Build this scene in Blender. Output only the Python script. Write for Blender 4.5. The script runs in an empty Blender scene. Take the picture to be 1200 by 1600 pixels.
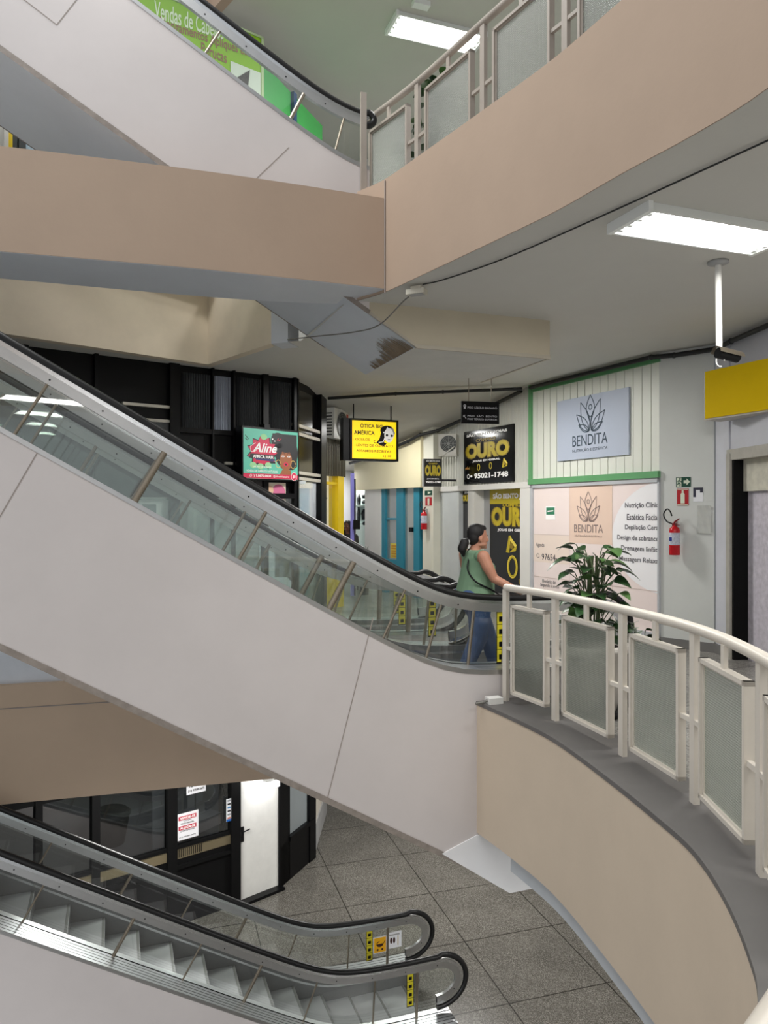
import bpy, bmesh, math, random
from mathutils import Vector, Matrix, geometry
R = random.Random(7)
SC = bpy.context.scene
COL = SC.collection

# ---------------------------------------------------------------- camera, world, lights, exposure
F = 1160.0            # focal length in pixels of the 1200x1600 frame
CAMZ = 1.79
cam_d = bpy.data.cameras.new('camera'); cam = bpy.data.objects.new('camera', cam_d); COL.objects.link(cam)
cam_d.sensor_fit = 'VERTICAL'; cam_d.sensor_height = 36.0; cam_d.lens = 36.0 * F / 1600.0
cam_d.clip_start = 0.05; cam_d.clip_end = 200
cam.location = (0, 0, CAMZ); cam.rotation_euler = (math.pi / 2, 0, 0)
SC.camera = cam
SC.view_settings.view_transform = 'Standard'; SC.view_settings.look = 'None'
SC.view_settings.gamma = 1.0; SC.view_settings.use_curve_mapping = False
SC.view_settings.exposure = 0.0
try:
    SC.cycles.max_bounces = 10; SC.cycles.transparent_max_bounces = 24; SC.cycles.sample_clamp_indirect = 6.0
except Exception: pass
w = bpy.data.worlds.new('world'); SC.world = w; w.use_nodes = True
w.node_tree.nodes['Background'].inputs[0].default_value = (0.93, 0.965, 1.0, 1)
w.node_tree.nodes['Background'].inputs[1].default_value = 0.54

def area(name, loc, size, energy, rot=(0, 0, 0), col=(1, .985, .95)):
    d = bpy.data.lights.new(name, 'AREA'); d.shape = 'RECTANGLE'; d.size, d.size_y = size; d.energy = energy; d.color = col
    o = bpy.data.objects.new(name, d); COL.objects.link(o); o.location = loc; o.rotation_euler = rot
    return o
# unseen area lights added as fill: ring, overhead, far shop, lower and upper storeys
area('ring_fill', (2.9, 2.2, 3.88), (1.3, .5), 60)
area('ring_fill', (0.4, -2.5, 3.88), (3.0, .6), 90)
area('ring_fill', (-3.5, -1.5, 3.88), (2.5, .6), 60)
area('overhead_fill', (-4.0, 1.0, 14.0), (6.0, 6.0), 900, col=(.95, .98, 1))  # added cool fill from overhead; no roof opening is modelled
area('shop_fill', (*[(541 - 600) / F * 17.8, 17.8], 2.78), (.5, .3), 45)  # added to brighten the white shop, out of sight behind the olive panel
area('lower_fill', (2.9, 8.5, -1.3), (1.3, .5), 170)
area('lower_fill', (1.2, 13.5, -1.3), (1.3, .5), 190)
area('lower_fill', (3.2, 4.5, -1.3), (1.3, .5), 110)
area('lower_fill', (-3.0, 3.0, -1.3), (2.5, .6), 170, col=(.95, .97, 1))
area('lower_fill', (-3.0, 10.3, -1.7), (1.3, .4), 110)  # added behind the slab edge to brighten the lowest escalator
area('upper_fill', (2.4, 8.0, 8.88), (1.3, .5), 170)  # added out of view to brighten the upper balcony
area('upper_fill', (-2.2, 6.5, 8.88), (1.3, .5), 120)

# ---------------------------------------------------------------- materials
def lin(v):
    v /= 255.0
    return v / 12.92 if v <= .04045 else ((v + .055) / 1.055) ** 2.4
def rgb(r, g, b): return (lin(r), lin(g), lin(b), 1.0)
MATS = {}
def mat(name, col, rough=.6, metal=0.0, var=0.06, scale=3.0, bump=0.0, bscale=60.0, emit=0.0, spec=.5, aniso=0):
    if name in MATS: return MATS[name]
    m = bpy.data.materials.new(name); m.use_nodes = True; nt = m.node_tree
    b = nt.nodes['Principled BSDF']; b.inputs['Roughness'].default_value = rough; b.inputs['Metallic'].default_value = metal
    b.inputs['Specular IOR Level'].default_value = spec
    c = rgb(*col)
    if var > 0:
        tc = nt.nodes.new('ShaderNodeTexCoord'); n = nt.nodes.new('ShaderNodeTexNoise'); n.inputs['Scale'].default_value = scale
        n.inputs['Detail'].default_value = 6; n.inputs['Roughness'].default_value = .6
        nt.links.new(tc.outputs['Object'], n.inputs['Vector'])
        mr = nt.nodes.new('ShaderNodeMapRange'); mr.inputs[1].default_value = .3; mr.inputs[2].default_value = .7
        mr.inputs[3].default_value = 1 - var; mr.inputs[4].default_value = 1 + var * .6
        nt.links.new(n.outputs['Fac'], mr.inputs[0])
        mx = nt.nodes.new('ShaderNodeVectorMath'); mx.operation = 'SCALE'; mx.inputs[0].default_value = c[:3]
        nt.links.new(mr.outputs[0], mx.inputs['Scale']); nt.links.new(mx.outputs[0], b.inputs['Base Color'])
    else:
        b.inputs['Base Color'].default_value = c
    if bump > 0:
        tc2 = nt.nodes.new('ShaderNodeTexCoord'); n2 = nt.nodes.new('ShaderNodeTexNoise'); n2.inputs['Scale'].default_value = bscale
        n2.inputs['Detail'].default_value = 4
        nt.links.new(tc2.outputs['Object'], n2.inputs['Vector'])
        bp = nt.nodes.new('ShaderNodeBump'); bp.inputs['Strength'].default_value = bump; bp.inputs['Distance'].default_value = .01
        nt.links.new(n2.outputs['Fac'], bp.inputs['Height']); nt.links.new(bp.outputs[0], b.inputs['Normal'])
    if emit > 0:
        b.inputs['Emission Color'].default_value = c; b.inputs['Emission Strength'].default_value = emit
    MATS[name] = m
    return m
def glass(name, tint=(.90, .95, .92), refl=.10, rough=.02, grime=.0):
    if name in MATS: return MATS[name]
    m = bpy.data.materials.new(name); m.use_nodes = True; nt = m.node_tree
    for n in list(nt.nodes):
        if n.type == 'BSDF_PRINCIPLED': nt.nodes.remove(n)
    out = [n for n in nt.nodes if n.type == 'OUTPUT_MATERIAL'][0]
    t = nt.nodes.new('ShaderNodeBsdfTransparent'); t.inputs[0].default_value = (*tint, 1)
    g = nt.nodes.new('ShaderNodeBsdfGlossy'); g.inputs['Roughness'].default_value = rough
    g.inputs['Color'].default_value = (1, 1, 1, 1)
    lw = nt.nodes.new('ShaderNodeLayerWeight'); lw.inputs[0].default_value = .25
    mr = nt.nodes.new('ShaderNodeMapRange'); mr.inputs[3].default_value = refl; mr.inputs[4].default_value = .7
    nt.links.new(lw.outputs['Fresnel'], mr.inputs[0])
    mx = nt.nodes.new('ShaderNodeMixShader'); nt.links.new(mr.outputs[0], mx.inputs[0])
    nt.links.new(t.outputs[0], mx.inputs[1]); nt.links.new(g.outputs[0], mx.inputs[2])
    last = mx
    if grime > 0:
        d = nt.nodes.new('ShaderNodeBsdfDiffuse'); d.inputs[0].default_value = (.75, .8, .78, 1)
        m2 = nt.nodes.new('ShaderNodeMixShader'); m2.inputs[0].default_value = grime
        nt.links.new(mx.outputs[0], m2.inputs[1]); nt.links.new(d.outputs[0], m2.inputs[2]); last = m2
    nt.links.new(last.outputs[0], out.inputs[0])
    MATS[name] = m
    return m
def pane_mat(name, clear=.25, tint=(.55, .585, .54)):
    """square-patterned translucent railing glass"""
    m = bpy.data.materials.new(name); m.use_nodes = True; nt = m.node_tree
    for n in list(nt.nodes):
        if n.type == 'BSDF_PRINCIPLED': nt.nodes.remove(n)
    out = [n for n in nt.nodes if n.type == 'OUTPUT_MATERIAL'][0]
    tc = nt.nodes.new('ShaderNodeTexCoord')
    def wave(axis):
        wv = nt.nodes.new('ShaderNodeTexWave'); wv.wave_type = 'BANDS'; wv.bands_direction = axis
        wv.inputs['Scale'].default_value = 22.0; nt.links.new(tc.outputs['UV'], wv.inputs['Vector']); return wv
    a, b = wave('X'), wave('Y')
    mx = nt.nodes.new('ShaderNodeMath'); mx.operation = 'MAXIMUM'
    nt.links.new(a.outputs['Fac'], mx.inputs[0]); nt.links.new(b.outputs['Fac'], mx.inputs[1])
    bp = nt.nodes.new('ShaderNodeBump'); bp.inputs['Strength'].default_value = .9; bp.inputs['Distance'].default_value = .004
    nt.links.new(mx.outputs[0], bp.inputs['Height'])
    cr = nt.nodes.new('ShaderNodeMix'); cr.data_type = 'RGBA'; cr.inputs[6].default_value = (*[min(1, k * 1.08) for k in tint], 1); cr.inputs[7].default_value = (*[k * .72 for k in tint], 1)
    nt.links.new(mx.outputs[0], cr.inputs[0])
    tl = nt.nodes.new('ShaderNodeBsdfTranslucent'); nt.links.new(cr.outputs[2], tl.inputs[0])
    rf = nt.nodes.new('ShaderNodeBsdfRefraction'); rf.inputs['Color'].default_value = (.72, .77, .72, 1); rf.inputs['Roughness'].default_value = .25
    rf.inputs['IOR'].default_value = 1.12
    gl = nt.nodes.new('ShaderNodeBsdfGlossy'); gl.inputs['Roughness'].default_value = .15; gl.inputs['Color'].default_value = (.8, .85, .82, 1)
    for s in (tl, rf, gl): nt.links.new(bp.outputs[0], s.inputs['Normal'])
    m1 = nt.nodes.new('ShaderNodeMixShader'); m1.inputs[0].default_value = clear + .3
    nt.links.new(tl.outputs[0], m1.inputs[1]); nt.links.new(rf.outputs[0], m1.inputs[2])
    m2 = nt.nodes.new('ShaderNodeMixShader'); m2.inputs[0].default_value = .12
    nt.links.new(m1.outputs[0], m2.inputs[1]); nt.links.new(gl.outputs[0], m2.inputs[2])
    nt.links.new(m2.outputs[0], out.inputs[0])
    return m
def terrazzo(name, base, chip, tile=1.6, ang=-20, rough=.22, sc=42.0, joint=True):
    m = bpy.data.materials.new(name); m.use_nodes = True; nt = m.node_tree; b = nt.nodes['Principled BSDF']
    b.inputs['Roughness'].default_value = rough
    tc = nt.nodes.new('ShaderNodeTexCoord')
    v = nt.nodes.new('ShaderNodeTexVoronoi'); v.inputs['Scale'].default_value = sc; nt.links.new(tc.outputs['Object'], v.inputs['Vector'])
    n = nt.nodes.new('ShaderNodeTexNoise'); n.inputs['Scale'].default_value = 1.3; n.inputs['Detail'].default_value = 5
    nt.links.new(tc.outputs['Object'], n.inputs['Vector'])
    hs = nt.nodes.new('ShaderNodeSeparateColor'); nt.links.new(v.outputs['Color'], hs.inputs[0])
    mr = nt.nodes.new('ShaderNodeMapRange'); mr.inputs[1].default_value = .45; mr.inputs[2].default_value = .95; nt.links.new(hs.outputs[0], mr.inputs[0])
    mx = nt.nodes.new('ShaderNodeMix'); mx.data_type = 'RGBA'; mx.inputs[6].default_value = rgb(*base); mx.inputs[7].default_value = rgb(*chip)
    nt.links.new(mr.outputs[0], mx.inputs[0])
    mu = nt.nodes.new('ShaderNodeMix'); mu.data_type = 'RGBA'; mu.blend_type = 'MULTIPLY'; mu.inputs[0].default_value = .55
    nt.links.new(mx.outputs[2], mu.inputs[6]); nt.links.new(n.outputs['Fac'], mu.inputs[7])
    last = mu.outputs[2]
    if joint:
        mp = nt.nodes.new('ShaderNodeMapping'); mp.inputs['Rotation'].default_value = (0, 0, math.radians(ang)); nt.links.new(tc.outputs['Object'], mp.inputs[0])
        br = nt.nodes.new('ShaderNodeTexBrick'); br.offset = 0; br.inputs['Scale'].default_value = 1.0; br.inputs['Brick Width'].default_value = tile
        br.inputs['Row Height'].default_value = tile; br.inputs['Mortar Size'].default_value = .011; br.inputs['Mortar Smooth'].default_value = .2
        br.inputs[1].default_value = (1, 1, 1, 1); br.inputs[2].default_value = (.93, .93, .93, 1); br.inputs[3].default_value = (.25, .24, .23, 1)
        nt.links.new(mp.outputs[0], br.inputs[0])
        m3 = nt.nodes.new('ShaderNodeMix'); m3.data_type = 'RGBA'; m3.blend_type = 'MULTIPLY'; m3.inputs[0].default_value = 1
        nt.links.new(last, m3.inputs[6]); nt.links.new(br.outputs[0], m3.inputs[7]); last = m3.outputs[2]
    nt.links.new(last, b.inputs['Base Color'])
    return m

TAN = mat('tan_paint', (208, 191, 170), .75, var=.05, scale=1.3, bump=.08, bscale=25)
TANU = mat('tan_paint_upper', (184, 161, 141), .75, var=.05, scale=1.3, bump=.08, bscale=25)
WHITE = mat('white_wall', (228, 226, 221), .6, var=.03, scale=2)
OFFW = mat('cladding_paint', (212, 205, 203), .55, var=.05, scale=1.1, bump=.05, bscale=15)
CEIL = mat('ceiling_paint', (206, 204, 197), .8, var=.03, scale=1.2)
CEILB = mat('soffit_paint', (214, 218, 224), .5, var=.05, scale=1.5)
CURB = mat('curb_paint', (100, 97, 95), .55, var=.12, scale=2.2)
ALU = mat('brushed_aluminium', (200, 200, 200), .34, 1.0, var=.05, scale=9)
ALUB = mat('bright_aluminium', (225, 227, 229), .24, 1.0, var=.04, scale=8)
STEEL = mat('baluster_steel', (150, 140, 125), .38, .9, var=.1, scale=10)
RUBBER = mat('black_rubber', (16, 16, 17), .38, var=.0)
BLACK = mat('black_paint', (9, 9, 11), .4, var=.1, scale=5, spec=.22)
BLACKM = mat('black_matte', (7, 7, 8), .7, var=.0, spec=.2)
DARKG = mat('dark_grey', (58, 58, 60), .5, var=.05)
GREYP = mat('grey_paint', (170, 170, 170), .5, var=.04)
RAILW = mat('rail_enamel', (214, 206, 194), .38, var=.04, scale=6)
RAILU = mat('rail_enamel_worn', (168, 158, 148), .45, var=.08, scale=6)
PAPER = mat('white_paper', (240, 240, 244), .7, var=0)
GLASS = glass('balustrade_glass')
SHOPG = glass('shop_glass', (.86, .88, .88), .08)
DARKGL = glass('dark_shop_glass', (.35, .37, .38), .10)
PANE = pane_mat('patterned_glass', .1)
PANEU = pane_mat('patterned_glass_backlit', .38, (.95, .98, .97))  # paler copy of the railing glass, backlight put into its tint
TUBE = mat('lit_tube', (255, 255, 252), .5, var=0, emit=14)
REFL = mat('luminaire_enamel', (240, 242, 240), .3, var=0)
SEAM = mat('seam_line', (160, 150, 144), .9, var=0)  # joint, crack and groove lines

# ---------------------------------------------------------------- mesh helpers
class Fr:
    """local frame: a along x, b up, c out along the normal"""
    def __init__(s, o, x=(1, 0, 0), y=(0, 0, 1), z=None):
        s.o = Vector(o); s.x = Vector(x).normalized(); s.y = Vector(y).normalized()
        s.z = Vector(z).normalized() if z is not None else s.x.cross(s.y).normalized()
    def pt(s, a, b, c=0.0): return s.o + s.x * a + s.y * b + s.z * c
    def a_of(s, u):
        k = (u - 600) / F
        return (k * s.o.y - s.o.x) / (s.x.x - k * s.x.y)
    def px(s, u, v):
        a = s.a_of(u); Y = s.o.y + s.x.y * a
        return a, CAMZ - (v - 800) / F * Y - s.o.z
def wall(A, B, z=0.0):
    """frame on a vertical plane from plan point A to B; normal towards the viewer side (right-hand of A->B)"""
    d = Vector((B[0] - A[0], B[1] - A[1], 0)).normalized()
    return Fr((A[0], A[1], z), d, (0, 0, 1), Vector((d.y, -d.x, 0)))
def plan(u, Y): return ((u - 600) / F * Y, Y)
def P(u, v, Y): return Vector(((u - 600) / F * Y, Y, CAMZ - (v - 800) / F * Y))
ID = Fr((0, 0, 0), (1, 0, 0), (0, 1, 0), (0, 0, 1))
_TXT = {}
def text_geo(txt, bold):
    k = (txt, bold)
    if k not in _TXT:
        cu = bpy.data.curves.new('t', 'FONT'); cu.body = txt; cu.size = 1; cu.offset = bold; cu.resolution_u = 3
        ob = bpy.data.objects.new('t', cu); COL.objects.link(ob); bpy.context.view_layer.update()
        me = bpy.data.meshes.new_from_object(ob.evaluated_get(bpy.context.evaluated_depsgraph_get()))
        vs = [(v.co.x, v.co.y) for v in me.vertices]; fs = [tuple(p.vertices) for p in me.polygons]
        bpy.data.objects.remove(ob); bpy.data.curves.remove(cu); bpy.data.meshes.remove(me)
        _TXT[k] = (vs, fs)
    return _TXT[k]
class MB:
    def __init__(s): s.v = []; s.f = []; s.m = []; s.sm = []; s.uv = {}
    def add(s, vs, fs, m=0, smooth=False):
        b = len(s.v); s.v += [tuple(x) for x in vs]
        for f in fs: s.f.append(tuple(b + i for i in f)); s.m.append(m); s.sm.append(smooth)
        return s
    def obox(s, fr, a0, a1, b0, b1, c0, c1, m=0):
        vs = [fr.pt(a, b, c) for a in (a0, a1) for b in (b0, b1) for c in (c0, c1)]
        return s.add(vs, [(0, 1, 3, 2), (4, 6, 7, 5), (0, 4, 5, 1), (2, 3, 7, 6), (0, 2, 6, 4), (1, 5, 7, 3)], m)
    def box(s, x0, x1, y0, y1, z0, z1, m=0): return s.obox(ID, x0, x1, y0, y1, z0, z1, m)
    def quad(s, a, b, c, d, m=0): return s.add([a, b, c, d], [(0, 1, 2, 3)], m)
    def rect(s, fr, a0, a1, b0, b1, c=0, m=0): return s.quad(fr.pt(a0, b0, c), fr.pt(a1, b0, c), fr.pt(a1, b1, c), fr.pt(a0, b1, c), m)
    def poly(s, fr, pts, c=0, m=0):
        tri = geometry.tessellate_polygon([[Vector((p[0], p[1], 0)) for p in pts]])
        return s.add([fr.pt(p[0], p[1], c) for p in pts], tri, m)
    def prism(s, fr, pts, c0, c1, m=0, msides=None):
        n = len(pts); tri = [tuple(t) for t in geometry.tessellate_polygon([[Vector((p[0], p[1], 0)) for p in pts]])]
        s.add([fr.pt(p[0], p[1], c0) for p in pts] + [fr.pt(p[0], p[1], c1) for p in pts],
              tri + [tuple(i + n for i in t[::-1]) for t in tri], m)
        ms = m if msides is None else msides
        s.add([fr.pt(p[0], p[1], c0) for p in pts] + [fr.pt(p[0], p[1], c1) for p in pts],
              [(i, (i + 1) % n, (i + 1) % n + n, i + n) for i in range(n)], ms)
        return s
    def ellipse(s, fr, ca, cb, ra, rb, c=0, m=0, n=24, a0=0, a1=2 * math.pi):
        pts = [(ca + ra * math.cos(a0 + (a1 - a0) * i / n), cb + rb * math.sin(a0 + (a1 - a0) * i / n)) for i in range(n + (0 if a1 - a0 > 6.2 else 1))]
        return s.poly(fr, pts, c, m)
    def stroke(s, fr, pts, wd, c=0, m=0, closed=False):
        n = len(pts); P2 = [Vector(p) for p in pts]; L = []; Rr = []
        for i in range(n):
            p, q = (P2[i - 1] if (i or closed) else P2[i]), (P2[(i + 1) % n] if (i < n - 1 or closed) else P2[i])
            d = (q - p); d = d.normalized() if d.length > 1e-9 else Vector((1, 0)); nn = Vector((-d.y, d.x)) * wd / 2
            L.append(P2[i] + nn); Rr.append(P2[i] - nn)
        vs = [fr.pt(p.x, p.y, c) for p in L] + [fr.pt(p.x, p.y, c) for p in Rr]
        k = n if closed else n - 1
        return s.add(vs, [(i + n, (i + 1) % n + n, (i + 1) % n, i) for i in range(k)], m)
    def text(s, fr, txt, ca, cb, wd, ht, c=.004, m=0, bold=.0, shear=0):
        vs, fs = text_geo(txt, bold)
        if not vs: return s
        x0, x1 = min(v[0] for v in vs), max(v[0] for v in vs); y0, y1 = min(v[1] for v in vs), max(v[1] for v in vs)
        sy = ht / (y1 - y0); sx = wd / (x1 - x0) if wd else sy
        return s.add([fr.pt(ca + (v[0] - (x0 + x1) / 2) * sx + shear * (v[1] - y0) * sy, cb + (v[1] - (y0 + y1) / 2) * sy, c) for v in vs], fs, m)
    def tube(s, path, r, n=10, m=0, closed=False, caps=True, smooth=True, flat=1.0):
        pts = [Vector(p) for p in path]; N = len(pts); rings = []; up = Vector((0, 0, 1))
        rr = r if isinstance(r, (list, tuple)) else [r] * N
        prev = None
        for i, p in enumerate(pts):
            d = (pts[(i + 1) % N] if (i < N - 1 or closed) else p) - (pts[i - 1] if (i or closed) else p)
            d.normalize()
            if prev is None:
                a = d.cross(up) if abs(d.z) < .95 else d.cross(Vector((0, 1, 0)))
            else: a = prev - d * prev.dot(d)
            a.normalize(); prev = a; b = d.cross(a)
            rings.append([p + a * math.cos(t) * rr[i] + b * math.sin(t) * rr[i] * flat for t in [2 * math.pi * j / n for j in range(n)]])
        vs = [q for ring in rings for q in ring]
        k = N if closed else N - 1
        fs = [(i * n + j, i * n + (j + 1) % n, ((i + 1) % N) * n + (j + 1) % n, ((i + 1) % N) * n + j) for i in range(k) for j in range(n)]
        s.add(vs, fs, m, smooth)
        if caps and not closed: s.add(rings[0], [tuple(range(n))[::-1]], m); s.add(rings[-1], [tuple(range(n))], m)
        return s
    def lathe(s, cx, cy, prof, n=24, m=0, ax=None):
        """prof: (radius, z) list; ax: Fr whose b axis is the lathe axis"""
        fr = ax or Fr((cx, cy, 0), (1, 0, 0), (0, 0, 1), (0, -1, 0))
        vs = [fr.pt(r * math.cos(2 * math.pi * j / n), z, r * math.sin(2 * math.pi * j / n)) for r, z in prof for j in range(n)]
        fs = [(i * n + j, i * n + (j + 1) % n, (i + 1) * n + (j + 1) % n, (i + 1) * n + j) for i in range(len(prof) - 1) for j in range(n)]
        return s.add(vs, fs, m, True)
    def ball(s, c, r, n=12, k=8, m=0, rot=None):
        c = Vector(c); rx, ry, rz = r if isinstance(r, (tuple, list)) else (r, r, r); vs = []; fs = []
        for i in range(k + 1):
            t = math.pi * i / k
            for j in range(n):
                a = 2 * math.pi * j / n
                q = Vector((rx * math.sin(t) * math.cos(a), ry * math.sin(t) * math.sin(a), rz * math.cos(t)))
                vs.append(c + (rot @ q if rot else q))
        fs = [(i * n + j, (i + 1) * n + j, (i + 1) * n + (j + 1) % n, i * n + (j + 1) % n) for i in range(k) for j in range(n)]
        return s.add(vs, fs, m, True)
    def chain(s, path, rads, n=12, m=0):
        """closed limb with rounded ends"""
        pts = [Vector(p) for p in path]
        fine = []; fr_ = []
        for i in range(len(pts) - 1):
            for k in range(6):
                t = k / 6; fine.append(pts[i].lerp(pts[i + 1], t)); fr_.append(rads[i] * (1 - t) + rads[i + 1] * t)
        fine.append(pts[-1]); fr_.append(rads[-1])
        s.tube(fine, fr_, n, m)
        for p, r in ((pts[0], rads[0]), (pts[-1], rads[-1])): s.ball(p, r, n, 8, m)
        for p, r in zip(pts[1:-1], rads[1:-1]): s.ball(p, r, n, 8, m)
        return s
    def loft(s, rings, n=20, m=0):
        """rings of (cx, cy, cz, rx, ry), stacked; closed with caps"""
        vs = []; 
        for cx, cy, cz, rx, ry in rings:
            vs += [(cx + rx * math.cos(2 * math.pi * j / n), cy + ry * math.sin(2 * math.pi * j / n), cz) for j in range(n)]
        k = len(rings)
        fs = [(i * n + j, i * n + (j + 1) % n, (i + 1) * n + (j + 1) % n, (i + 1) * n + j) for i in range(k - 1) for j in range(n)]
        fs += [tuple(range(n))[::-1], tuple((k - 1) * n + j for j in range(n))]
        return s.add(vs, fs, m, True)
    def xf(s, M): s.v = [tuple(M @ Vector(p)) for p in s.v]; return s
    def obj(s, name, mats, parent=None, kind=None):
        me = bpy.data.meshes.new(name); me.from_pydata(s.v, [], s.f); me.update()
        for x in (mats if isinstance(mats, (list, tuple)) else [mats]): me.materials.append(x)
        me.polygons.foreach_set('material_index', s.m); me.polygons.foreach_set('use_smooth', s.sm)
        if s.uv:
            ul = me.uv_layers.new(name='uv')
            for pi, co in s.uv.items():
                for li, c in zip(me.polygons[pi].loop_indices, co): ul.data[li].uv = c
        o = bpy.data.objects.new(name, me); COL.objects.link(o)
        if parent is not None:
            o.parent = parent
            if parent.type == 'EMPTY': o.matrix_parent_inverse = Matrix.Translation(-parent.location)
        if kind: o['kind'] = kind
        return o
def tag(o, label, cat, group=None):
    o['label'] = label; o['category'] = cat
    if group: o['group'] = group
    return o
def thing(name, label, cat, loc, group=None):
    o = bpy.data.objects.new(name, None); COL.objects.link(o); o.location = loc; o.empty_display_size = .1
    return tag(o, label, cat, group)
def struct(name, mb, mats, parent=None): return mb.obj(name, mats, parent, 'structure')
def remesh(o, voxel, smooth=4):
    md = o.modifiers.new('r', 'REMESH'); md.mode = 'VOXEL'; md.voxel_size = voxel; md.use_smooth_shade = True
    if smooth:
        ms = o.modifiers.new('s', 'SMOOTH'); ms.iterations = smooth; ms.factor = .5
    bpy.context.view_layer.update()
    dg = bpy.context.evaluated_depsgraph_get()
    me = bpy.data.meshes.new_from_object(o.evaluated_get(dg)); mt = list(o.data.materials)
    o.modifiers.clear(); o.data = me; me.materials.clear()
    for x in mt: me.materials.append(x)
    me.polygons.foreach_set('use_smooth', [True] * len(me.polygons))
    return o
def catmull(pts, k=6):
    pts = [Vector(p) for p in pts]; out = []
    for i in range(len(pts) - 1):
        p0 = pts[i - 1] if i else pts[0] * 2 - pts[1]; p3 = pts[i + 2] if i + 2 < len(pts) else pts[-1] * 2 - pts[-2]
        p1, p2 = pts[i], pts[i + 1]
        for j in range(k):
            t = j / k
            out.append(.5 * ((2 * p1) + (p2 - p0) * t + (2 * p0 - 5 * p1 + 4 * p2 - p3) * t * t + (3 * p1 - p0 - 3 * p2 + p3) * t ** 3))
    out.append(pts[-1]); return out
def offset2(pts, d):
    out = []
    for i, p in enumerate(pts):
        a = pts[max(i - 1, 0)]; b = pts[min(i + 1, len(pts) - 1)]; t = (b - a).normalized(); out.append(p + Vector((-t.y, t.x)) * d)
    return out
# ================================================================ STRUCTURE
H1, HC = 5.0, 3.92                      # storey height, clear ceiling height
V2 = lambda *p: [Vector(q) for q in p]
D20 = Vector((math.cos(math.radians(20)), math.sin(math.radians(20)))); N20 = Vector((-D20.y, D20.x))
def esc(base, s, wv): return Vector(base) + D20 * s + N20 * wv
E1B = (.871, 6.97); E4B = (-.27, 7.49); E3B = (.502, 9.346); E2B = tuple(esc(E1B, 0, 2.15))

EDGE = catmull(V2(E1B, (1.12, 6.42), (1.339, 5.82), (1.499, 5.0), (1.60, 4.3), (1.632, 3.9), (1.582, 3.443), (1.472, 2.979), (1.352, 2.672), (1.0, 2.05), (.45, 1.35), (-.2, .85), (-1.5, .5), (-4, .4)), 5)
UEDGE = catmull(V2(E4B, (.01, 7.2), (.39, 6.61), (.87, 5.845), (1.217, 5.27), (1.5, 4.68), (1.75, 4.2), (1.93, 3.74), (2.05, 3.0), (2.0, 2.2), (1.7, 1.4), (1.0, .6), (-.5, -.1), (-4, -.3)), 5)
def strip(inner, outer, z0, z1, mt=0):
    mb = MB(); n = len(inner)
    for i in range(n - 1):
        a, b, c, d = inner[i], inner[i + 1], outer[i + 1], outer[i]
        lo = [(p.x, p.y, z0) for p in (a, b, c, d)]; hi = [(p.x, p.y, z1) for p in (a, b, c, d)]
        mb.add(lo + hi, [(0, 1, 5, 4)], mt, True); mb.add(lo + hi, [(3, 2, 6, 7)], mt, True)
        mb.add(lo + hi, [(3, 2, 1, 0)], mt); mb.add(lo + hi, [(4, 5, 6, 7)], mt)
        if i == 0: mb.add(lo + hi, [(0, 3, 7, 4)], mt)
        if i == n - 2: mb.add(lo + hi, [(1, 2, 6, 5)], mt)
    return mb
def strip_smooth(inner, outer, z0, z1):
    """closed band with shared vertices so that a curved face shades smoothly"""
    mb = MB(); n = len(inner); off = 0
    for rows, sm in ((([(p.x, p.y, z0) for p in inner], [(p.x, p.y, z1) for p in inner]), True), (([(p.x, p.y, z0) for p in outer], [(p.x, p.y, z1) for p in outer]), True),
                     (([(p.x, p.y, z0) for p in inner], [(p.x, p.y, z0) for p in outer]), False), (([(p.x, p.y, z1) for p in inner], [(p.x, p.y, z1) for p in outer]), False)):
        mb.add(rows[0] + rows[1], [(i, i + 1, n + i + 1, n + i) for i in range(n - 1)], 0, sm)
    for k in (0, n - 1):
        mb.add([(inner[k].x, inner[k].y, z0), (outer[k].x, outer[k].y, z0), (outer[k].x, outer[k].y, z1), (inner[k].x, inner[k].y, z1)], [(0, 1, 2, 3)])
    return mb
def flat(pts, z, t=None):
    mb = MB(); tri = geometry.tessellate_polygon([[Vector((p[0], p[1], 0)) for p in pts]])
    mb.add([(p[0], p[1], z) for p in pts], tri)
    if t: mb.add([(p[0], p[1], z - t) for p in pts], tri)
    return mb
# storey of the photographer
struct('wall_atrium_parapet', strip_smooth(EDGE, offset2(EDGE, .16), -1.22, 0.0), TAN)
struct('trim_1', strip_smooth(offset2(EDGE, -.006), offset2(EDGE, .52), -.02, .014), CURB)
TERR = terrazzo('terrazzo_grey', (128, 124, 118), (205, 202, 196), 1.5, -25, .35, 95)
w4 = esc(E1B, -.05, 4.0)
fl = [tuple(p) for p in offset2(EDGE, .12)][:-1] + [(-4, -3), (7, -3), (7, 22), (-3, 22), (-1.3, 14), (-1.9, 11.9), tuple(w4), tuple(esc(E1B, -.05, 0))]
struct('floor_middle', flat(fl, 0.0), TERR)
struct('ceiling_lower', flat(fl, -1.21), CEIL)
band = offset2(EDGE, .05)[4:22]
struct('trim_2', strip_smooth(band, offset2(EDGE, .09)[4:22], -1.38, -1.215), mat('white_band', (196, 200, 204), .5))
# slab edge seen below the escalators on the left
tl = V2((-7.5, 8.43), (-4.75, 9.18), (-1.6, 10.05), (-.7, 10.3))
struct('wall_slab_edge', strip(tl, [p + Vector((-.05, .18)) for p in tl], -1.83, -.36), mat('tan_paint_slab', (204, 180, 156), .75, var=.05, scale=1.2))  # slightly warmer tan than the parapet
tg = [p + Vector((.002, -.008)) for p in tl]
struct('trim_3', strip(tg, tl, -.652, -.64), SEAM)
struct('wall_white_fascia', strip([p + Vector((-.03, .09)) for p in tl], [p + Vector((-.05, .18)) for p in tl], -.36, .35), mat('fascia_bluish', (222, 226, 232), .5))
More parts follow.
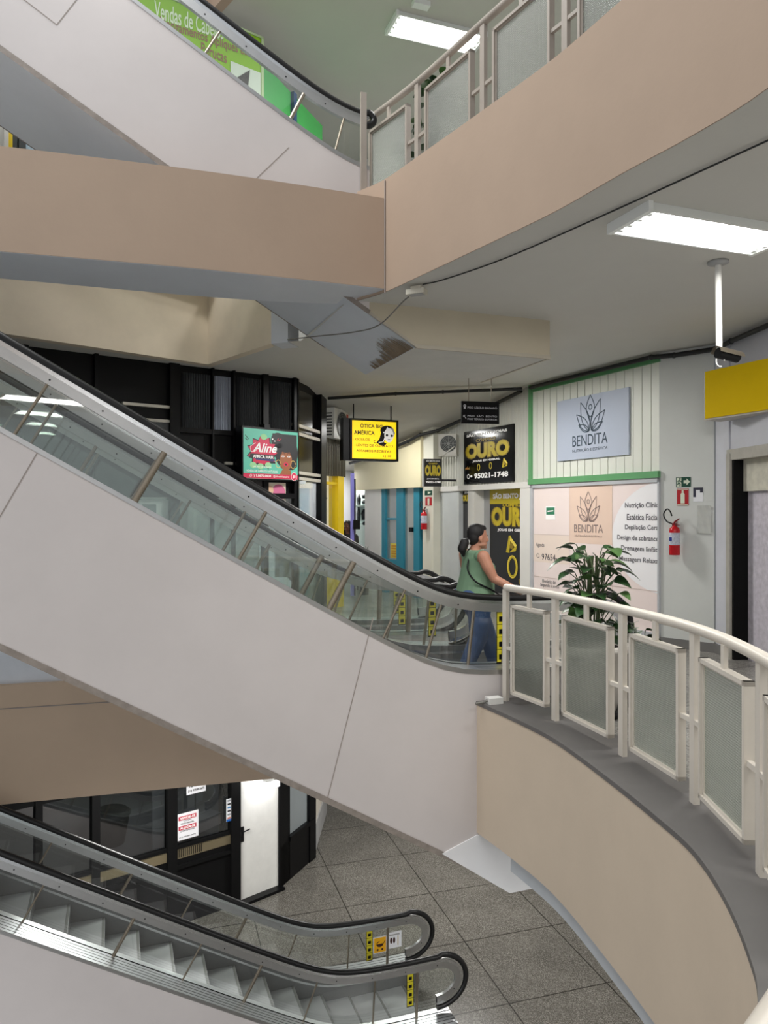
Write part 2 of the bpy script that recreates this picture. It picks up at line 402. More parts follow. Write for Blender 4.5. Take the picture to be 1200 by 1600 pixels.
# ceiling of this storey and the slab above
LOBE = V2((-9, 4.7), (-4.55, 8.79), (-2.53, 10.66), (-1.42, 9.34), (-1.2, 9.27))
void = [tuple(p) for p in UEDGE][::-1] + [tuple(esc(E4B, -.1, .2)), tuple(esc(E4B, -.12, 1.9))] + [tuple(p) for p in LOBE][::-1]
front = void + [(-9, 12.6), (7, 12.6), (7, -4), (-4, -4)]
mb = flat(front, HC)
mb.quad((-9, 12.6, HC), (7, 12.6, HC), (7, 20.6, HC - .17 * 8), (-9, 20.6, HC - .17 * 8))
struct('ceiling_middle', mb, CEIL)
struct('floor_upper', flat(front + [], H1 - .01), TERR)
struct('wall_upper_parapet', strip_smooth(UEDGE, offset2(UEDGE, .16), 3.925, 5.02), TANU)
struct('wall_opening_rim', strip(LOBE[:4], [p + Vector((0, .2)) for p in LOBE[:4]], HC - .01, 5.0), mat('rim_paint', (228, 214, 192), .7))
struct('wall_opening_return', strip(LOBE[3:], [p + Vector((0.1, .3)) for p in LOBE[3:]], HC - .01, 5.0), CEILB)
BF = catmull(V2((.015, 7.195), (-1.0, 6.82), (-1.963, 6.506), (-3.187, 6.165), (-4.1, 5.93)), 4)
BB = catmull(V2((-.25, 7.72), (-1.0, 7.64), (-1.95, 7.4), (-3.5, 6.88), (-4.3, 6.6)), 4)
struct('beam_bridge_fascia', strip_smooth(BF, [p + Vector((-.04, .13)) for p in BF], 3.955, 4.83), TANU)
struct('beam_bridge_soffit', strip_smooth([p + Vector((-.003, .006)) for p in BF], BB, 3.95, 4.02), CEILB)
mb = MB(); jr = Fr((.012, 7.192, 0), (1, -.9, 0), (0, 0, 1), (-.8, -.9, 0)); mb.obox(jr, -.006, .006, 3.905, 5.0, 0, .008); struct('trim_4', mb, SEAM)
# storey above
struct('ceiling_upper', flat(front[:-4] + [(-9, 22), (7, 22), (7, -4), (-4, -4)], 8.95), CEIL)
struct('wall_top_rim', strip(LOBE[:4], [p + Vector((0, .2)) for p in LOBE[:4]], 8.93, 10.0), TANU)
struct('wall_upper_back', flat([], 0) if 0 else strip(V2((-1.9, 15.5), (7, 13.0)), V2((-1.9, 15.7), (7, 13.2)), 5.0, 8.95), WHITE)
# lower storey
TERD = terrazzo('terrazzo_dark', (92, 88, 82), (158, 154, 146), 1.55, -17, .24, 130)
struct('floor_lower', flat([(-10, 1), (9, 1), (9, 24), (-10, 24)], -5.0), TERD)
# ---- right-hand shop walls of this storey
WA, WBp, PC = (2.48, 12.5), (3.70, 9.93), (4.20, 9.45)
WB = wall(WA, WBp); WC = wall((1.17, 15.05), WA); WP = wall(WBp, PC); WR = wall(PC, (4.34, 7.4)); WF = wall((-.6, 17.5), (.85, 15.3))
LB = (Vector(WBp) - Vector(WA)).length; LC = (Vector(WA) - Vector((1.17, 15.05))).length
LP = (Vector(PC) - Vector(WBp)).length
mb = MB(); mb.obox(WB, 0, LB, 0, HC, -.15, -.03); struct('wall_clinic', mb, WHITE)
SLAT = mat('slat_panel', (222, 224, 214), .45, var=.02)
mb = MB(); nsl = 17; sw = LB / nsl
for i in range(nsl): mb.obox(WB, i * sw + .006, (i + 1) * sw - .006, 2.33, 3.84, -.03, 0)
mb.obox(WB, 0, LB, 2.33, 3.84, -.035, -.02, 1)
struct('wall_slatted_cladding', mb, [SLAT, mat('slat_groove', (150, 152, 146), .7, var=0)])
GREEN = mat('green_enamel', (98, 160, 108), .4)
mb = MB(); mb.obox(WB, -.03, LB, 2.25, 2.34, -.03, .05); mb.obox(WB, -.03, .045, 2.25, 3.92, -.03, .04); mb.obox(WB, -.03, LB, 3.80, 3.87, -.03, .03)
struct('trim_5', mb, GREEN)
mb = MB(); mb.obox(WC, 0, LC, 2.28, HC - .02, -.12, -.03)
ncr = 30; cw = LC / ncr
for i in range(ncr): mb.prism(Fr(WC.pt(0, 2.3, 0), WC.x, WC.z, WC.y), [(i * cw, -.03), (i * cw + cw * .15, 0), (i * cw + cw * .5, 0), (i * cw + cw * .65, -.03)], 0, 1.62)
struct('wall_corrugated', mb, mat('corrugated_sheet', (205, 205, 196), .45, var=.03))
mb = MB(); mb.obox(WC, -.1, LC, 2.2, 2.3, -.14, .03); struct('trim_6', mb, WHITE)
# jambs under the corrugated sheet
mb = MB()
a0, a1 = WC.a_of(814), LC
mb.obox(WC, a0, a1 + .03, 0, 2.25, -.25, .02); struct('wall_jamb_white', mb, WHITE)
mb = MB(); mb.obox(WC, WC.a_of(731), WC.a_of(741), 0, 2.2, -.3, .0); struct('wall_jamb_middle', mb, WHITE)
mb = MB(); mb.obox(WC, WC.a_of(741), WC.a_of(815), 0, 2.25, -.32, -.22, 0); struct('wall_jewellery_shop', mb, GREYP)
mb = MB(); mb.obox(WC, -.25, WC.a_of(717), 0, 2.2, -.25, .0); struct('wall_jamb_grey', mb, mat('grey_jamb', (196, 200, 200), .5))
mb = MB(); mb.obox(WP, -.02, LP, 0, HC, -.6, 0); struct('pillar_grey', mb, mat('pillar_paint', (214, 216, 212), .6, var=.04, scale=2))
mb = MB(); mb.obox(WR, .0, .32, 0, HC, -.3, -.02); struct('wall_right_return', mb, mat('bluish_paint', (205, 206, 214), .5))
mb = MB(); mb.obox(WR, .32, 3.2, 2.55, HC, -.3, -.04); struct('wall_right_upper', mb, mat('bluish_paint_b', (205, 206, 214), .5))
mb = MB(); mb.obox(WR, 3.2, 9, 0, HC, -.3, -.04); struct('wall_right_near', mb, WHITE)
mb = MB(); mb.obox(WP, -.02, LP + .02, 0, .12, 0, .02); mb.obox(WR, -.02, .32, 0, .12, -.02, .01); struct('baseboard_right', mb, mat('grey_skirting', (120, 118, 116), .6))
# shutter doorway right of the pillar
dr = thing('shop_doorway', 'worn whitish shutter door under the blank yellow sign beside the grey pillar', 'door', WR.pt(.32, 0, 0))
mb = MB(); mb.obox(WR, .34, .43, 0, 2.5, -.2, .03); mb.obox(WR, .34, 3.2, 2.42, 2.55, -.2, .02); mb.obj('door_frame', mat('worn_frame', (176, 172, 162), .5, var=.15, scale=8), dr)
mb = MB(); mb.obox(WR, .43, .47, 0, 2.5, -.2, .0); mb.obj('guide_rail', BLACKM, dr)
mb = MB(); mb.obox(WR, .47, 3.2, 0, 2.04, -.3, -.18); mb.obj('door_panel', mat('worn_white', (208, 202, 212), .6, var=.2, scale=14, bump=.2, bscale=90), dr)
mb = MB(); mb.obox(WR, .47, 3.2, 2.04, 2.42, -.3, -.12); mb.obj('roller_housing', mat('worn_cream', (210, 206, 190), .6, var=.18, scale=9), dr)
# ---- far end of the right wall: cream fascia, pillars
LF = (Vector((.85, 15.3)) - Vector((-.6, 17.5))).length
mb = MB()
mb.prism(WF, [(0, 2.3), (LF, 2.3), (LF, 3.4), (0, 2.95)], -.1, .12); struct('wall_cream_fascia', mb, mat('cream_paint', (238, 228, 192), .6, var=.02))
mb = MB(); mb.obox(WF, LF - .02, LF + .34, 0, 3.6, -.3, .05); struct('pillar_cream', mb, mat('cream_white', (226, 224, 210), .6, var=.04))
mb = MB(); mb.obox(WF, WF.a_of(573), WF.a_of(598), 0, 2.35, -.2, .05); struct('pillar_pale', mb, WHITE)
mb = MB(); mb.obox(WF, -1.6, LF, 0, 3.3, -3.4, -3.3); struct('wall_back_shop', mb, WHITE)
mb = MB(); mb.obox(WF, LF - .06, LF, 0, 3.3, -3.4, -.05); struct('wall_shop_partition', mb, WHITE)
# far back wall of this storey and of the lower one
mb = MB(); mb.box(-3, 7, 20.4, 20.6, 0, 4); struct('wall_far', mb, WHITE)
mb = MB(); mb.box(-10, 9, 21.0, 21.2, -5, -1.2); mb.box(7.5, 7.7, 1, 21, -5, -1.2); struct('wall_lower_far', mb, WHITE)
# ================================================================ ESCALATORS
SL = .585
def soft(x, r): return (x + math.sqrt(x * x + r * r)) / 2
DECKM = mat('deck_aluminium', (205, 207, 209), .3, .75, var=.05, scale=8)
def escalator(name, label, group, base, z0, s0, s1, hk, h, dk, d0, bot, pit, posts, W=1.64, ins=.27, end=.95, steps=(0, 6), skirt_end=1.0, seams=(), far_end=None, thick_posts=(), pitend=1.6, rk=.4, stickers=(), matside=None, plate=True, pitm=None, ra=.42, rb=.345):
    """base: plan point of the outer near side at s=0; s grows downhill to the landing at height z0"""
    root = thing(name, label, 'escalator', (*esc(base, 0, W / 2), z0), group)
    zh = lambda s: z0 + h + SL * soft(hk - s, rk)
    zd = lambda s: z0 + d0 + SL * soft(dk - s, .35)
    zb = lambda s: max(bot(s), pit)
    zst = lambda s: z0 + SL * soft(dk - .02 - s, .3)
    pt = lambda s, wv, z: (*esc(base, s, wv), z)
    frw = lambda wv: Fr((*esc(base, 0, wv), 0), (D20.x, D20.y, 0), (0, 0, 1), (-N20.x, -N20.y, 0))
    # cladding trough
    ss = [s0 + (skirt_end - s0) * i / 40 for i in range(41)]
    mb = MB(); n = 8
    def ring(s):
        zi = max(zst(s) - .32, zb(s) + .12)
        return [(0, zd(s)), (0, zb(s)), (W, zb(s)), (W, zd(s)), (W - ins - .07, zd(s)), (W - ins - .07, zi), (ins + .07, zi), (ins + .07, zd(s))]
    rr = [[pt(s, a, b) for a, b in ring(s)] for s in ss]
    for j in range(n):
        vs = [r[j] for r in rr] + [r[(j + 1) % n] for r in rr]; k = len(rr)
        mb.add(vs, [(i, k + i, k + i + 1, i + 1) for i in range(k - 1)], 0 if j in (0, 2) else (1 if j == 1 else 2), True)
    for r in (rr[0], rr[-1]):
        mb.add(r, [(0, 1, 6, 7), (1, 2, 5, 6), (2, 3, 4, 5)], 0)
    # pit box beyond the landing
    s_p = skirt_end
    fr = frw(0)
    fp = Fr(fr.o, fr.x, fr.y, N20.to_3d()); sfl = s_p
    while bot(sfl) > pit: sfl += .01
    pp = [(s_p, z0 - .3), (s_p, zb(s_p)), (max(sfl, s_p + .001), pit), (pitend, pit), (pitend, z0 - .3)]
    for cc in (0, W): mb.poly(fp, pp, cc, 4)
    for (pa, pb, mm) in ((pp[1], pp[2], 1), (pp[2], pp[3], 5), (pp[3], pp[4], 4)): mb.quad(fp.pt(*pa, 0), fp.pt(*pb, 0), fp.pt(*pb, W), fp.pt(*pa, W), mm)
    if pitm:
        e = .03
        mb.obox(fp, pp[2][0], pitend, pit - .008, pit + e, -.012, .02, 6); mb.obox(fp, pitend - .02, pitend + .01, pit - .008, pit + e, 0, W, 6)
        mb.prism(fp, [pp[1], (pp[1][0], pp[1][1] + e), (pp[2][0], pp[2][1] + e), pp[2]], -.012, .02, 6)
    for (sa, za, sb, zb_) in seams:       # panel joints
        mb.stroke(frw(0), [(sa, za), (sb, zb_)], .009, .002, 3)
    clad = mb.obj('cladding', [matside or OFFW, CEILB, BLACKM, SEAM, pitm or CEILB, mat('pit_bottom', (205, 203, 196), .7, var=.06, scale=3), mat('pit_edge', (188, 180, 164), .6)], root)
    mb = MB()
    for wv, sg in ((0, 1), (W, -1)):
        f = frw(wv); so = [s0 + (skirt_end - s0) * i / 40 for i in range(41)]
        mb.stroke(f, [(s, zb(s) + .02) for s in so if s < skirt_end], .05, .006 * sg, 0)
    mb.obj('lower_edge_strip', mat('edge_strip', (150, 140, 132), .5, var=.25, scale=12), clad)
    balus = []
    for side, wv in (('n', ins), ('f', W - ins)):
        se = end if side == 'n' else (far_end if far_end is not None else end)
        sc = se - ra
        top = [(s0 + (sc - s0) * i / 60, 0) for i in range(61)]
        top = [(s, zh(s)) for s, _ in top]
        ze = top[-1][1]
        arc = [(sc + ra * math.sin(t), ze - rb + rb * math.cos(t)) for t in [math.pi * j / 18 for j in range(1, 19)]]
        path = top + arc
        P2 = [Vector(p) for p in path]
        def off(d):
            out = []
            for i, p in enumerate(P2):
                t = (P2[min(i + 1, len(P2) - 1)] - P2[max(i - 1, 0)]).normalized(); out.append((p.x + t.y * d, p.y - t.x * d))
            return out
        f = frw(wv)
        # handrail
        hr = MB(); o1 = off(.0)
        hr.tube([f.pt(a, b - .03 if i <= 60 else b, 0) for i, (a, b) in enumerate(o1)], .036, 10, 0, flat=1.0)
        hr.obj('handrail', RUBBER, root)
        # track under the handrail
        tr = MB(); oa, ob, oc = off(.05), off(.165), off(.085); k = len(oa)
        for c, m_ in ((.022, 0), (-.022, 0)):
            for o1_, o2_, mm in ((oa, oc, 1), (oc, ob, 0)):
                tr.add([f.pt(a, b, c) for a, b in o1_] + [f.pt(a, b, c) for a, b in o2_], [(i, i + 1, k + i + 1, k + i) for i in range(k - 1)], mm, True)
        tr.add([f.pt(a, b, .022) for a, b in ob] + [f.pt(a, b, -.022) for a, b in ob], [(i, i + 1, k + i + 1, k + i) for i in range(k - 1)], 0, True)
        tr.add([f.pt(a, b, .022) for a, b in oa] + [f.pt(a, b, -.022) for a, b in oa], [(i, i + 1, k + i + 1, k + i) for i in range(k - 1)], 0, True)
        od = off(.125)
        d_ = 0; last = None
        for i in range(len(od)):           # screws
            if last is None or (Vector(od[i]) - last).length > .42:
                last = Vector(od[i]); tr.ellipse(f, od[i][0], od[i][1], .008, .008, .0235, 2, 8); tr.ellipse(f, od[i][0], od[i][1], .008, .008, -.0235, 2, 8)
        tr.obj('handrail_track', [ALU, ALUB, BLACKM], root)
        # glass
        gl = MB(); og = off(.15)
        up = [p for i, p in enumerate(og) if i <= 60]
        A_ = [f.pt(s, z, 0) for s, z in up]; B_ = [f.pt(s, zd(s) + .0, 0) for s, z in up]; k = len(A_)
        gl.add(A_ + B_, [(i, i + 1, k + i + 1, k + i) for i in range(k - 1)], 0, True)
        ar = [p for i, p in enumerate(og) if i >= 60]; m_ = len(ar)
        for i in range(m_ // 2):
            a1, a2 = ar[i], ar[i + 1]; b1, b2 = ar[m_ - 1 - i], ar[m_ - 2 - i]
            gl.quad(f.pt(*a1), f.pt(*a2), f.pt(b2[0], max(b2[1], zd(b2[0]) if b2[0] < skirt_end else -99)), f.pt(b1[0], max(b1[1], zd(b1[0]) if b1[0] < skirt_end else -99)))
        gpan = gl.obj('glass_panel', GLASS, root)
        # balusters square to the handrail
        for sp, rad in posts:
            if sp > se - ra * .6: continue
            t = Vector((1, -(zh(sp - .05) - zh(sp + .05)) / .1)).normalized(); nrm = Vector((-t.y, t.x))
            a = Vector((sp, zh(sp))) - nrm * .16
            L = 0
            for _ in range(200):
                q = a - nrm * L
                if q.y <= zd(q.x): break
                L += .01
            bq = a - nrm * L
            pm = MB(); pm.tube([f.pt(a.x, a.y, .01), f.pt(bq.x, bq.y, .01)], rad, 8, 0); pm.obj('baluster', STEEL, root)
        # decks: ribbed outer strip and inner strip with skirt
        dkm = MB(); so = [s0 + (skirt_end - s0) * i / 40 for i in range(41)]
        sgn = 1 if side == 'n' else -1; w0 = 0 if side == 'n' else W
        wi = wv + .08 * sgn
        nr = 5
        for r in range(nr):
            u0 = w0 + sgn * ins * r / nr; u1 = w0 + sgn * ins * (r + .82) / nr; u2 = w0 + sgn * ins * (r + 1) / nr
            for ua, ub, dz in ((u0, u1, .012), (u1, u2, .003)):
                dkm.add([pt(s, ua, zd(s) + dz) for s in so] + [pt(s, ub, zd(s) + dz) for s in so], [(i, i + 1, 41 + i + 1, 41 + i) for i in range(40)], 0, True)
        dkm.add([pt(s, w0 - sgn * .004, zd(s) + .012) for s in so] + [pt(s, w0 - sgn * .004, zd(s) - .03) for s in so], [(i, i + 1, 42 + i, 41 + i) for i in range(40)], 1, True)
        dkm.add([pt(s, wv, zd(s) + .02) for s in so] + [pt(s, wi, zd(s) + .02) for s in so], [(i, i + 1, 42 + i, 41 + i) for i in range(40)], 0, True)
        ec = [pt(skirt_end, w0, zd(skirt_end) + .012), pt(skirt_end, wi, zd(skirt_end) + .012), pt(skirt_end, wi, z0), pt(skirt_end, w0, z0)]
        dkm.add(ec, [(0, 1, 2, 3)], 0)
        deck = dkm.obj('deck', [DECKM, ALU], root)
        sk = MB()
        sk.add([pt(s, wi, zd(s) + .02) for s in so] + [pt(s, wi, zst(s) - .25) for s in so], [(i, i + 1, 42 + i, 41 + i) for i in range(40)], 0, True)
        sk.add([pt(s, wi + .004 * sgn, zd(s) - .04) for s in so] + [pt(s, wi + .004 * sgn, zd(s) - .07) for s in so], [(i, i + 1, 42 + i, 41 + i) for i in range(40)], 1, True)
        sk.obj('skirt_panel', [mat('dark_skirt', (112, 112, 114), .35, .25), ALUB], root)
        for (ssd, sb_, sh_, dc) in stickers:
            if ssd != side: continue
            st = MB(); f2 = frw(wv); zt = zh(sb_) - .17
            for q in range(4):
                st.rect(f2, sb_, sb_ + .085, zt - sh_ * (q + 1) / 4 + .006, zt - sh_ * q / 4, .006, 0)
                st.rect(f2, sb_ + .02, sb_ + .065, zt - sh_ * (q + .75) / 4, zt - sh_ * (q + .35) / 4, .008, 1)
            st.rect(f2, sb_ - .006, sb_ + .091, zt - sh_ - .006, zt + .006, .004, 1)
            st.obj('caution_sticker', [mat('sticker_yellow', (214, 200, 40), .5, var=0), BLACK], gpan)
    # steps
    RUN = .40
    s = skirt_end - .25; i = 0
    while s > steps[0]:
        z = zst(s - RUN / 2)
        st = MB(); f = frw(0); f = Fr(f.o, f.x, f.y, N20.to_3d())
        zl = zst(s - RUN * 1.5)
        st.obox(f, s - RUN, s, z - .05, z, ins + .09, W - ins - .09, 0)
        if z - zst(s + RUN / 2) > .02: st.obox(f, s - .03, s, z - .26, z - .05, ins + .09, W - ins - .09, 1)
        st.obox(f, s - .035, s - .005, z, z + .003, ins + .09, W - ins - .09, 2)
        if s < steps[1]: st.obj('step', [mat('step_tread', (176, 176, 178), .45, .2), mat('step_riser', (112, 112, 114), .4, .2), mat('step_line', (120, 120, 118), .5, var=0)], root)
        s -= RUN; i += 1
    cp = MB(); f = frw(0); f = Fr(f.o, f.x, f.y, N20.to_3d())
    cp.obox(f, skirt_end - .25, pitend - .1, z0 - .04, z0 + .008, ins - .0, W - ins + .0)
    if plate: cp.obj('landing_plate', ALU, root)
    return root, frw, zh, zd

E1 = escalator('escalator', 'large escalator in the middle, whose handrail the woman in green holds', None, E1B, 0.0, -6.4, .55, -.17, .93, -.3, .25,
    lambda s: .074 - SL * (s + 2.851), -1.85,
    [(-4.6, .013), (-3.62, .013), (-2.72, .028), (-1.86, .016), (-1.05, .03), (-.55, .013), (-.2, .014), (.12, .016), (.45, .016), (.95, .016), (1.4, .016)],
    end=1.96, far_end=.78, steps=(-5, 1.5), skirt_end=1.68, pitend=2.3, seams=((-1.03, .85, -1.45, -.7), (-3.75, 2.25, -4.3, 1.2), ),
    stickers=(('f', .1, .42, 0), ('n', .36, .5, 0)))
E2 = escalator('escalator', 'escalator behind the large one, its handrail ends showing beside the woman', None, E2B, 0.0, -6.4, .55, -.38, .93, -.51, .25,
    lambda s: .074 - SL * (s + 3.06), -1.85, [(-4.2, .013), (-3.3, .02), (-2.3, .014), (-1.4, .02), (-.5, .014), (.3, .03)],
    end=1.07, far_end=1.3, steps=(-3, .9), skirt_end=.95, stickers=(('n', .15, .42, 0), ('f', .5, .42, 0)))
E3 = escalator('escalator', 'escalator at the bottom left landing on the dark terrazzo floor', None, E3B, -5.0, -6.4, .55, -1.09, .985, -.99, .22,
    lambda s: -5 + .22 - 1.35 - SL * (s + .99), -6.2,
    [(-4.3, .011), (-3.37, .02), (-2.62, .011), (-1.92, .02), (-1.25, .011), (-.55, .011), (.02, .018), (.52, .008)],
    end=.72, far_end=.72, steps=(-6, 1.2), skirt_end=.48, plate=False, pitend=.5, seams=((-4.9, -3.0, -5.2, -3.6), (-4.5, -3.85, -4.05, -4.0)), stickers=(('f', -.3, .42, 0), ('n', -.12, .42, 0)))
E4 = escalator('escalator', 'escalator at the top left rising past the green shop banner', None, E4B, 5.0, -4.6, .55, -.06, .93, -.03, .22,
    lambda s: 4.97 - SL * (s + 1.879), 3.5,
    [(-3.0, .02), (-2.02, .02), (-1.25, .012), (-.42, .02), (-.02, .012)], end=.27, ra=.09, rb=.07, steps=(-4, .3), skirt_end=.13, pitend=2.25, plate=False, pitm=mat('pit_cream', (196, 186, 164), .65, var=.06, scale=2),
    seams=((-.7, 5.35, -1.15, 4.85), (-2.85, 6.65, -2.55, 6.45), (-2.55, 6.45, -2.78, 6.08), (-2.78, 6.08, -3.3, 6.4)))
# baby-carriage and feet pictograms on the far glass of the lowest escalator
root, frw, zh, zd = E3
f = frw(1.64 - .27)
gp = MB(); gp.rect(f, -.2, .0, -4.5, -4.27, .008, 0); gp.rect(f, .01, .23, -4.47, -4.24, .008, 1)
gp.rect(f, -.19, -.01, -4.49, -4.28, .009, 2)
gp.ellipse(f, -.1, -4.37, .055, .045, .010, 3, 16, math.pi, 2 * math.pi); gp.ellipse(f, -.1, -4.37, .055, .04, .010, 3, 10, math.pi / 2, math.pi); gp.ellipse(f, -.135, -4.45, .016, .016, .010, 3, 10); gp.ellipse(f, -.065, -4.45, .016, .016, .010, 3, 10)
gp.stroke(f, [(-.045, -4.37), (-.02, -4.33)], .01, .010, 3)
gp.ellipse(f, .07, -4.36, .018, .045, .010, 3, 12); gp.ellipse(f, .115, -4.36, .018, .045, .010, 3, 12); gp.rect(f, .04, .2, -4.29, -4.27, .010, 4); gp.rect(f, .17, .18, -4.44, -4.3, .010, 5)
gp.obj('pictogram_sticker', [PAPER, PAPER, mat('orange_yellow', (245, 180, 20), .5, var=0), mat('dark_brown', (60, 25, 20), .5, var=0), GREYP, mat('gold_line', (200, 170, 60), .5, var=0)], root)['label'] = 'yellow pram and white shoe pictograms'
# lower sheet of the big escalator pit, whiter than the cladding above
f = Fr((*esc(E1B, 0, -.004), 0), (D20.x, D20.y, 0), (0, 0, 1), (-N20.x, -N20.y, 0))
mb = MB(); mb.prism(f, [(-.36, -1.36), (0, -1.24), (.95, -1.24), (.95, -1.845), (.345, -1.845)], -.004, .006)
mb.obj('pit_panel', mat('pit_white', (246, 246, 248), .5, var=.02), E1[0])['label'] = 'white lower sheet'

# ================================================================ RAILINGS
def railing(label, posts, z0, hh, mats_rail, pane, shift=.0, panels=None, rail_ext=None, group=None, skip=(), zb=.014):
    root = thing('railing', label, 'railing', (posts[0][0], posts[0][1], z0 + zb), group)
    pv = [Vector(p) for p in posts]
    hr = MB(); hr.tube([(p.x, p.y, z0 + hh) for p in catmull(list(pv), 8)], .034, 14, 0); hr.obj('handrail', mats_rail, root)
    for i, p in enumerate(pv):
        if i in skip: continue
        t = (pv[min(i + 1, len(pv) - 1)] - pv[max(i - 1, 0)]).normalized()
        fr = Fr((p.x, p.y, z0), (t.x, t.y, 0), (0, 0, 1)); pm = MB(); pm.obox(fr, -.03, .03, zb, hh - .02, -.019, .019); pm.obj('post', mats_rail, root)
    for i in range(len(pv) - 1):
        if i in skip or (i + 1) in skip: continue
        a, b = pv[i], pv[i + 1]; L = (b - a).length; t = (b - a) / L
        fr = Fr((a.x, a.y, z0), (t.x, t.y, 0), (0, 0, 1)); p0, p1 = L * .15, L * .85; q0, q1 = .10, hh - .15; bw = .026
        fm = MB(); c0, c1 = -.028, .028
        for r in ((p0, p1, q0, q0 + bw), (p0, p1, q1 - bw, q1), (p0, p0 + bw, q0, q1), (p1 - bw, p1, q0, q1)): fm.obox(fr, *r, c0, c1)
        for r in ((p0 + bw, p1 - bw, q0 + bw, q0 + bw + .014), (p0 + bw, p1 - bw, q1 - bw - .014, q1 - bw), (p0 + bw, p0 + bw + .014, q0 + bw, q1 - bw), (p1 - bw - .014, p1 - bw, q0 + bw, q1 - bw)): fm.obox(fr, *r, -.012, .012)
        pf = fm.obj('panel_frame', mats_rail, root)
        gm = MB(); A, B, C_, D_ = (p0 + bw, q0 + bw), (p1 - bw, q0 + bw), (p1 - bw, q1 - bw), (p0 + bw, q1 - bw)
        for c in (.004,):
            gm.quad(*[fr.pt(x, y, c) for x, y in (A, B, C_, D_)]); wv, hv = (B[0] - A[0]), (C_[1] - A[1])
            gm.uv[len(gm.f) - 1] = [(0, 0), (wv, 0), (wv, hv), (0, hv)]
        gm.obj('pane', pane, pf)
        cm = MB(); cm.obox(fr, L / 2 - .022, L / 2 + .022, q1, hh - .02, -.012, .012); cm.obj('bracket', mats_rail, root)
        for x0, x1 in ((.02, p0), (p1, L - .02)):
            cm = MB(); cm.obox(fr, x0, x1, .5, .53, -.014, .014); cm.obj('bracket', mats_rail, root)
    return root
railing('cream railing with patterned glass panels curving round the atrium on this floor', [(1.148, 6.99), (1.46, 6.33), (1.74, 5.41), (1.895, 4.53), (1.846, 3.63), (1.62, 2.72), (1.2, 1.8), (.70, 1.19), (.15, .62)], 0.0, 1.08, RAILW, PANE, skip=(7, 8))
railing('worn railing with bright patterned glass on the upper balcony edge', [(-.233, 8.19), (.335, 7.39), (.87, 6.49), (1.38, 5.63), (1.85, 4.75), (2.2, 3.9)], 5.0, 1.07, RAILU, PANEU, zb=0)
mb = MB(); fr = Fr((*esc(E4B, .06, -.02), 0), (D20.x, D20.y, 0), (0, 0, 1)); mb.obox(fr, -.03, .03, 5.0, 6.02, -.012, .012)
tag(mb.obj('end_post', RAILU), 'flat upright bar closing the foot of the top escalator balustrade', 'post')
# brown damp streaks at the low end of the sloping soffit of the top escalator
fp = Fr((*esc(E4B, 0, 0), 0), (D20.x, D20.y, 0), (0, 0, 1), N20.to_3d()); rs_ = random.Random(3); mb = MB()
sl = Fr(fp.pt(.63, 3.5, 0), -(fp.x * 1.0 - fp.y * SL), fp.z, None)
for k in range(46):
    b_ = .05 + 1.2 * k / 46 + rs_.uniform(0, .02); L_ = rs_.uniform(.05, .16) + .16 * math.exp(-((k - 12) / 12) ** 2); w_ = rs_.uniform(.01, .028)
    mb.quad(sl.pt(.005, b_ - w_, 0), sl.pt(.005, b_ + w_, 0), sl.pt(L_, b_ + w_ * .2, 0), sl.pt(L_, b_ - w_ * .2, 0))
mb.v = [tuple(Vector(p) - Vector((0, 0, .004))) for p in mb.v]
mb.obj('damp_stain', mat('stain_brown', (150, 132, 110), .8, var=.2, scale=20), E4[0])['label'] = 'brown damp streaks'
# ================================================================ SHOP FRONTS ON THE LEFT
fb, fc, fd, fe = (-4.81, 9.3), (-2.95, 10.7), (-1.42, 11.8), (-1.04, 13.4)
F0, F1, F2, F3 = wall((-8.2, 7.2), fb), wall(fb, fc), wall(fc, fd), wall(fd, fe)
ln = lambda a, b: (Vector(b) - Vector(a)).length
mb = MB(); mb.obox(F0, 0, ln((-8.2, 7.2), fb), 0, HC, -.2, -.05); mb.obox(F1, 0, ln(fb, fc), 2.02, HC, -.2, -.05); mb.obox(F2, 0, ln(fc, fd), 2.02, HC, -.2, -.05); mb.obox(F3, 0, ln(fd, fe), 2.3, HC, -.2, -.05)
struct('wall_black_shopfront', mb, BLACK)
def mullion(fr, u, z0, z1, wd=.08, m=BLACK, out=.04):
    a = fr.a_of(u); mb = MB(); mb.obox(fr, a - wd / 2, a + wd / 2, z0, z1, -.06, out); return struct('trim_7', mb, m)
for fr, u, wd in ((F1, 40, .06), (F1, 150, .05), (F1, 272, .14), (F2, 332, .03), (F2, 365, .03), (F2, 414, .09), (F2, 460, .05), (F3, 463, .05), (F3, 503, .28)):
    mullion(fr, u, 0, HC, wd)
RIBD = mat('ribbed_dark', (40, 42, 44), .3, var=.1, scale=8)
RIBL = mat('ribbed_light', (150, 156, 170), .3, var=.15, scale=3)
def ribbed(n, fr, u0, u1, z0, z1, m):
    a0, a1 = fr.a_of(u0), fr.a_of(u1); mb = MB(); k = max(4, int((a1 - a0) / .035)); w_ = (a1 - a0) / k
    for i in range(k):
        mb.prism(Fr(fr.pt(0, z0, 0), fr.x, fr.z, fr.y), [(a0 + i * w_, -.045), (a0 + (i + .5) * w_, -.03), (a0 + (i + 1) * w_, -.045)], 0, z1 - z0)
    return struct('window_%d' % n, mb, m)
zt = lambda fr, u, v: fr.px(u, v)[1]
ribbed(1, F2, 285, 331, 3.0, 3.82, RIBD); ribbed(2, F2, 334, 363, 3.0, 3.82, RIBL); ribbed(3, F2, 367, 411, 3.02, 3.84, RIBD); ribbed(4, F2, 419, 458, 3.02, 3.84, RIBD)
mb = MB(); mb.obox(F2, 0, ln(fc, fd), 2.94, 3.01, -.06, .03); mb.obox(F2, 0, ln(fc, fd), 2.0, 2.08, -.06, .05); mb.obox(F1, 0, ln(fb, fc), 2.0, 2.08, -.06, .05); struct('trim_8', mb, BLACK)
